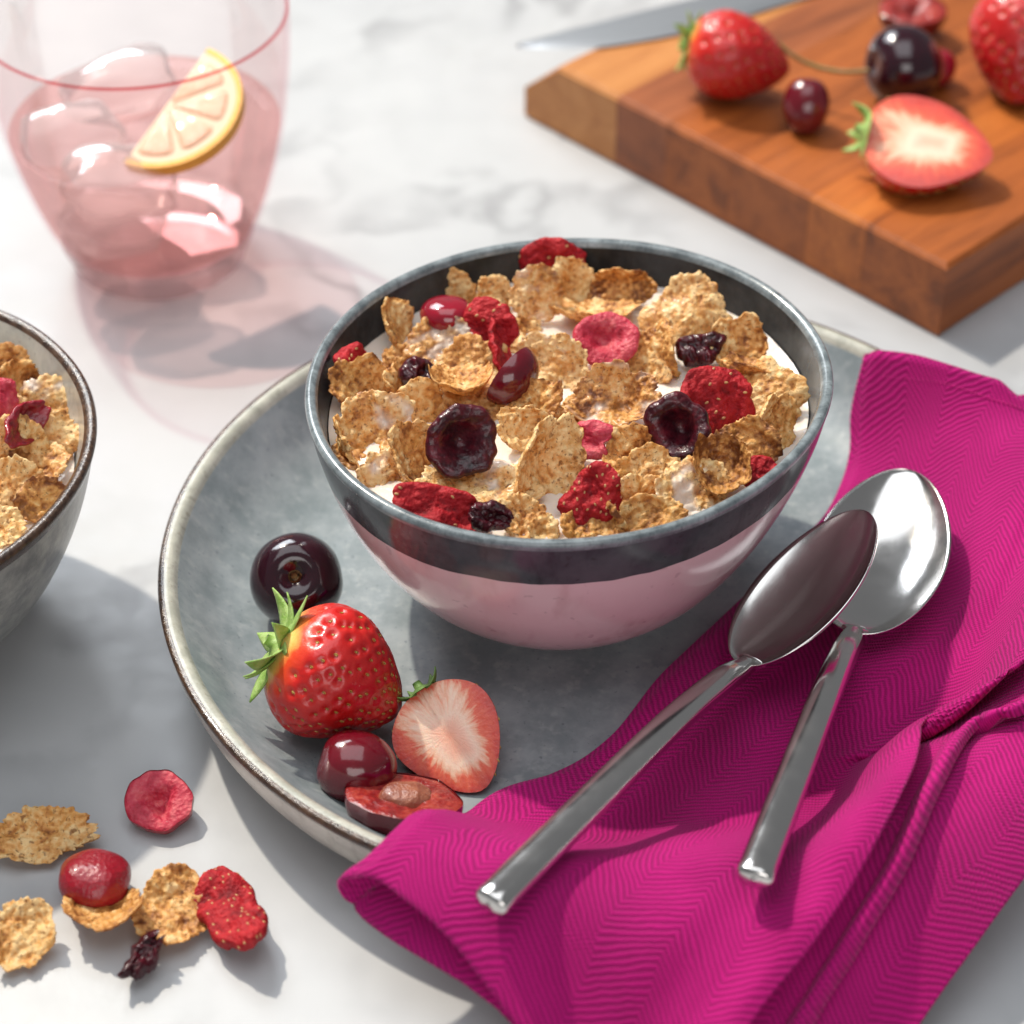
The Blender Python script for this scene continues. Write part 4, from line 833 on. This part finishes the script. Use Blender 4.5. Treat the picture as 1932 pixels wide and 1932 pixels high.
RIGHT = [(1325, 2080), (1430, 1915), (1545, 1770), (1640, 1620), (1722, 1460), (1742, 1376), (1830, 1325), (1900, 1285), (1960, 1220), (2010, 1050), (2040, 900), (2040, 765)]
BOT = [(664, 1672), (715, 1686), (765, 1722), (847, 1790), (906, 1858), (975, 1940), (1070, 2030), (1190, 2085), (1325, 2080)]
TOP = [(1640, 655), (1720, 662), (1800, 685), (1880, 710), (1960, 735), (2040, 765)]
UVDIR = P(900, 1600, .02)[:2] - P(1500, 2000, .02)[:2]; UVDIR = -UVDIR / np.linalg.norm(UVDIR); UVN = np.array([-UVDIR[1], UVDIR[0]])
napkin = thing('napkin', (*P(1300, 1650, 0)[:2], 0), 'magenta herringbone cloth napkin draped over the plate edge under two spoons', 'napkin')
NO = np.array(napkin.location)
def cloth_obj(name, XY, Z, thick=.0011, uvw=None, shift=(0, 0)):
    nv, nu = Z.shape; V = np.concatenate([XY, Z[..., None]], -1)
    du = np.linalg.norm(np.diff(V, axis=1), axis=2); 
    warp = .0022 * noise(np.concatenate([XY / .05, 0 * Z[..., None] + 8], -1))
    U = XY @ UVN + warp + .35 * Z + shift[0]; W_ = XY @ UVDIR + 1.4 * warp + .35 * Z + shift[1]
    o = mesh_obj(name, V.reshape(-1, 3) - NO, grid_faces(nu, nv), CLOTH, napkin, uv=np.stack([U, W_], -1).reshape(-1, 2))
    sd = o.modifiers.new('thick', 'SOLIDIFY'); sd.thickness = thick; sd.offset = 0; return o
nu, nv = 110, 190; XY = coons(LEFT, RIGHT, BOT, TOP, nu, nv, .0045, .010)
BOT2 = [(664, 1676), (676, 1722), (749, 1778), (824, 1822), (902, 1871), (973, 1934), (1070, 2040), (1190, 2090), (1325, 2080)]; XYu = coons(LEFT, RIGHT, BOT2, TOP, nu, nv, .002, .0005)
uu = np.linspace(0, 1, nu)[None, :]; vv = np.linspace(0, 1, nv)[:, None]
gap = .0035 + .0085 * np.exp(-(vv / .10) ** 2) * (1 - sst(.1, .9, uu))
Zt = drape(XY) + gap - .0016 * (1 - sst(0, .03, uu)) + .0050 * sst(.80, .97, uu) * (1 - .8 * sst(.72, .9, vv)) - .0022 * np.exp(-((uu - .74) / .07) ** 2)
# round fold at the left side and the under layer going back beneath
fold = []; dirn = XY[:, 0] - XY[:, 3]; dirn /= np.linalg.norm(dirn, axis=1)[:, None] + 1e-9
lower = np.minimum(drape(XY[:, 0]) + .0006, Zt[:, 0] - .0022); h = (Zt[:, 0] - lower) / 2; mid = (Zt[:, 0] + lower) / 2
colsXY = []; colsZ = []
for j in (70, 60, 50, 40, 32, 26, 20, 15, 11, 8, 5, 3): colsXY.append(XYu[:, j]); colsZ.append(np.maximum(np.minimum(drape(XYu[:, j]) + .0004, Zt[:, j] - .002), .0012))
for a in np.linspace(-math.pi / 2, math.pi / 2, 9): colsXY.append(XY[:, 0] + dirn * (h * math.cos(a) * .8)[:, None]); colsZ.append(mid + h * math.sin(a))
XY2 = np.concatenate([np.stack(colsXY, 1), XY[:, 1:]], 1); Z2 = np.concatenate([np.stack(colsZ, 1), Zt[:, 1:]], 1)
cloth_obj('top_layer', XY2, Z2)
# middle layer with a thick hem
R2 = [(1460, 2080), (1540, 1915), (1625, 1775), (1712, 1625), (1775, 1480), (1845, 1370), (1925, 1345), (2010, 1290), (2060, 1160), (2080, 1000), (2080, 900)]
L2 = [(1180, 2070), (1300, 1900), (1420, 1740), (1520, 1600), (1610, 1450), (1660, 1370), (1740, 1290), (1830, 1220), (1890, 1120), (1930, 1000), (1940, 900)]
XYm = coons(L2, R2, [L2[0], (1320, 2078), R2[0]], [L2[-1], (2010, 900), R2[-1]], 60, 150, .003); um = np.linspace(0, 1, 60)[None, :]; vm = np.linspace(0, 1, 150)[:, None]
Zm = drape(XYm) - .0008 + .0058 * sst(.76, .92, um) * (1 - .5 * sst(.95, 1., um)) + .0012 * noise(np.concatenate([XYm / .014, np.zeros(XYm.shape[:-1] + (1,))], -1)) * sst(.6, .9, um)
cloth_obj('middle_layer', XYm, Zm, .0016, shift=(.004, .006))
# bottom layer on the marble
R3 = [(1630, 2080), (1735, 1925), (1830, 1790), (1935, 1645), (2040, 1500), (2110, 1400)]
L3 = [(1300, 2080), (1420, 1900), (1540, 1720), (1640, 1560), (1740, 1400), (1830, 1300)]
XYb = coons(L3, R3, [L3[0], (1470, 2082), R3[0]], [L3[-1], (1970, 1350), R3[-1]], 60, 110, .001); ub = np.linspace(0, 1, 60)[None, :]
cloth_obj('bottom_layer', XYb, drape(XYb) - .0008, .0013, shift=(.01, .002))
# stitching along the hem at the top edge and on the middle layer
def stitches(line, lift, n, name='stitching'):
    pts = resamp(unproj_on(line, .006), n); parts = []
    for k in range(n - 1):
        a = pts[k] * .85 + pts[k + 1] * .15; b = pts[k] * .35 + pts[k + 1] * .65
        pa = [np.array([*(a * (1 - s) + b * s), 0]) for s in np.linspace(0, 1, 5)]
        for q, s in zip(pa, np.linspace(0, 1, 5)): q[2] = float(drape(q[None, :2])[0]) + lift + .0003 * math.sin(math.pi * s)
        parts.append(tube(pa, [.0001, .00025, .00028, .00025, .0001], 6))
    V, F = join(parts); tag(mesh_obj(name, V - NO, F, THREAD, napkin), kind='stuff')
stitches([(1665, 700), (1760, 712), (1850, 738), (1940, 768)], .0042, 34)

# ------------------------------------------------------------------ spoons
def surf_z(p): return float(drape(np.array([[p[0], p[1]]]))[0]) + .0035
def spoon(neck, tip, end, zs, wd_, label, roll=0.0, depth=.0075):
    """neck/tip/end as photo pixels with heights zs"""
    N_, T_, E_ = [P(q[0], q[1], z) for q, z in zip((neck, tip, end), zs)]
    ax = T_ - N_; Lb = np.linalg.norm(ax); ax /= Lb; side = np.cross(ax, [0, 0, 1.0]); side /= np.linalg.norm(side); upv = np.cross(side, ax)
    c, s = math.cos(roll), math.sin(roll); side, upv = side * c + upv * s, upv * c - side * s
    o = thing('spoon', N_, label, 'spoon', 'two steel spoons on the napkin'); nt, nk = 54, 33; t = .5 - .5 * np.cos(np.linspace(0, math.pi, nt)); k = np.linspace(-1, 1, nk)
    half = wd_ / 2 * (np.clip(np.sin(np.pi * np.clip(t, .0, 1) ** .90), 0, 1)) ** .50 * (1 + .06 * (t - .45)); half = np.maximum(half, .0022 * (1 - t)); dep = depth * np.clip(np.sin(np.pi * t ** .9), 0, 1) ** .72
    Vt = []; Vb = []
    for i in range(nt):
        for q in k:
            pt = ax * (t[i] * Lb) + side * half[i] * q - upv * dep[i] * (1 - abs(q) ** 2.6); nb = np.array([0, 0, 1]) * .0; Vt.append(pt); Vb.append(pt - upv * (.0011 - .0003 * abs(q)))
    n = nt * nk; F = grid_faces(nk, nt); F2 = [tuple(n + i for i in f[::-1]) for f in F]; E = []
    for i in range(nt - 1):
        for b in (0, nk - 1):
            f = (i * nk + b, (i + 1) * nk + b, n + (i + 1) * nk + b, n + i * nk + b); E.append(f if b == 0 else f[::-1])
    E += [(j, j + 1, n + j + 1, n + j)[::-1] for j in range(nk - 1)] + [((nt - 1) * nk + j, (nt - 1) * nk + j + 1, n + (nt - 1) * nk + j + 1, n + (nt - 1) * nk + j) for j in range(nk - 1)]
    mesh_obj('bowl', np.array(Vt + Vb), F + F2 + E, STEEL, o)
    # handle: rounded bar swept along an arched line
    h = E_ - N_; Lh = np.linalg.norm(h); hd = h / Lh; path = smooth_prof([ax * .0030 - upv * .0022, np.array([0, 0, -.0006]) + hd * .004, hd * .014 + [0, 0, .0014], hd * Lh * .32 + [0, 0, .0034], hd * Lh * .66 + [0, 0, .0020], hd * Lh], 60)
    hs = np.cross(hd, [0, 0, 1.0]); hs /= np.linalg.norm(hs); V = []; nseg = 28; a = np.arange(nseg) / nseg * 2 * math.pi
    for i, p in enumerate(path):
        f = i / 59; w = .0022 + .0014 * sst(0, .25, f) + .0013 * f; th_ = .0027 + .0004 * sst(0, .3, f) + .0002 * f; w *= 1 + .9 * (1 - sst(0, .07, f)) ; th_ *= 1 - .45 * (1 - sst(0, .08, f))
        tang = path[min(59, i + 1)] - path[max(0, i - 1)]; tang /= np.linalg.norm(tang); hu = np.cross(hs, tang); hu = hu if hu[2] > 0 else -hu; ex = .90
        V.append(p + np.outer(np.sign(np.cos(a)) * np.abs(np.cos(a)) ** ex * w, hs) + np.outer(np.sign(np.sin(a)) * np.abs(np.sin(a)) ** ex * th_, hu))
    for sc_, ext in ((.94, .0005), (.80, .0010), (.45, .0013), (.02, .0014)): V.append(path[-1] + hd * ext + (V[59] - path[-1]) * sc_)
    mesh_obj('handle', np.concatenate(V), grid_faces(nseg, 64, True) + [tuple(range(nseg)), tuple(range(63 * nseg, 64 * nseg))[::-1]], STEEL, o); return o
spoon((1610, 1192), (1716, 886), (1424, 1655), (.0250, .0330, .0425), .0395, 'steel spoon with sunlit bowl lying partly beneath the other spoon', .0)
spoon((1402, 1252), (1628, 962), (927, 1702), (.0290, .0480, .0455), .0370, 'steel spoon with shaded bowl crossing over the other spoon', .42)

# ------------------------------------------------------------------ scatter on the marble
GT = 'cereal and fruit bits scattered on the marble'
flake(82, 1578, .0045, 8.8, -75, 20, 8, 901, 'long ragged brown flake lying alone on the marble', GT, 1.75, .25, 90, .1, 0, .25, .14, .25)
flake(40, 1763, .0050, 9.6, -70, 24, 20, 902, 'rough crumbly flake on the marble at the picture edge side of the scatter', GT, 1.0, .3, 0, .2, 0, .2)['label'] = 'crumbly flake with dark tip on the marble, apart from the fruit'
flake(197, 1725, .0052, 10.2, 100, 22, 10, 903, 'thin curved flake on the marble under the shiny cranberry', GT, 1.25, .55, 0, .1, 0, .1)
flake(328, 1720, .0046, 10.4, -60, 16, 100, 904, 'bumpy flake on the marble tucked beside the seeded strawberry slice', GT, 1.15, .25, 0, .1, .1, .2)
cr = half_cherry(P(300, 1512, .0062), .0094, scr(-.05, .48, .86), (1, 0, 0), 'dried cranberry half with hollow pink cut face on the marble', False, CRANB, CRANSK, 1.0, .45, 11, 'cranberry_half', 'cranberry'); cr['group'] = GT
cherry(P(178, 1660, .0068), .0097, scr(.05, .9, .45), CRANSK, 'shiny red cranberry dome on the marble resting on a flake', .03, .72, 'cranberry', 'cranberry', 31, False, group=GT, lumpy=.10)
FS('dried_cherry', DCHERRY, P(268, 1808, .0046), 4.2, -60, 24, 72, 33, 'small dark twisted cherry scrap on the marble', 'dried cherry', GT, 2.1, 4.2, 1.5, .5, 60, .2, .30, .0, None, notch=.5, low=.3)
FS('dried_strawberry', DSTRAW, P(434, 1722, .0060), 8.6, 160, 12, -58, 34, 'large dried strawberry slice with pale seeds lying on the marble', 'dried strawberry', GT, 2.05, 5.0, 1.2, .15, 0, .0, .06, .0, None, 46, seedsize=.00055)

# ------------------------------------------------------------------ contents of the speckled bowl
GL = 'bran flakes in the speckled grey bowl'
for k, (px, py, dz, R, az, ti, sp, el, be, cu, we, lab) in enumerate([
 (12, 688, 10, 7.0, -60, 45, 20, 1.1, .2, .1, .1, 'smooth pale flake highest in the speckled grey bowl'),
 (28, 730, 8, 8.0, -20, 60, 60, 1.2, .5, .1, .1, 'thin upright flake beside the cherry strip in the speckled bowl'),
 (86, 765, 5, 9.0, -90, 40, 30, 1.1, .4, -.1, .6, 'flake with a large milk drop in the speckled bowl'),
 (84, 832, 5, 10.0, -60, 42, 50, 1.1, .3, .1, .45, 'broad wet bumpy flake near the rim of the speckled bowl'),
 (20, 850, 7, 10.0, -60, 55, 70, 1.1, .4, .1, .2, 'flake leaning beneath the cherry strip in the speckled bowl'),
 (25, 925, 4, 9.5, -70, 45, 40, 1.1, .4, .1, .3, 'brown flake at the front of the speckled bowl'),
 (78, 945, 3, 7.5, -50, 50, 60, 1.1, .4, .1, .4, 'orange flake against the front wall of the speckled bowl'),
 (-5, 995, 2, 7.5, -70, 30, 10, 1.1, .3, .1, .3, 'flake by the milk gap in the speckled bowl'),
 (60, 885, 3, 9.0, -80, 20, 10, 1.2, .3, .1, .4, 'soaked flake lying low in the speckled bowl'),
 (-30, 780, 5, 12.0, -80, 40, 10, 1.1, .3, .1, .3, 'flake beyond the cherry strip in the speckled bowl')]):
    flake(px, py, LMILK + dz * .001, R, az, ti, sp, 500 + 11 * k, lab, GL, el, be, 40 * k, cu, we)
FS('dried_cherry', CRANSK, P(40, 802, LMILK + .012), 6.0, -30, 60, 70, 41, 'glossy cherry strip standing among flakes in the speckled bowl', 'dried cherry', 'fruit in the speckled grey bowl', 1.6, 2.5, .5, .5, 90, .2, .03, .0)
FS('dried_cranberry', CRANB, P(-2, 750, LMILK + .012), 5.5, -60, 50, 60, 42, 'bit of cranberry beside the pale top flake in the speckled bowl', 'dried cranberry', 'fruit in the speckled grey bowl', 1.2, 3, .4, .3)
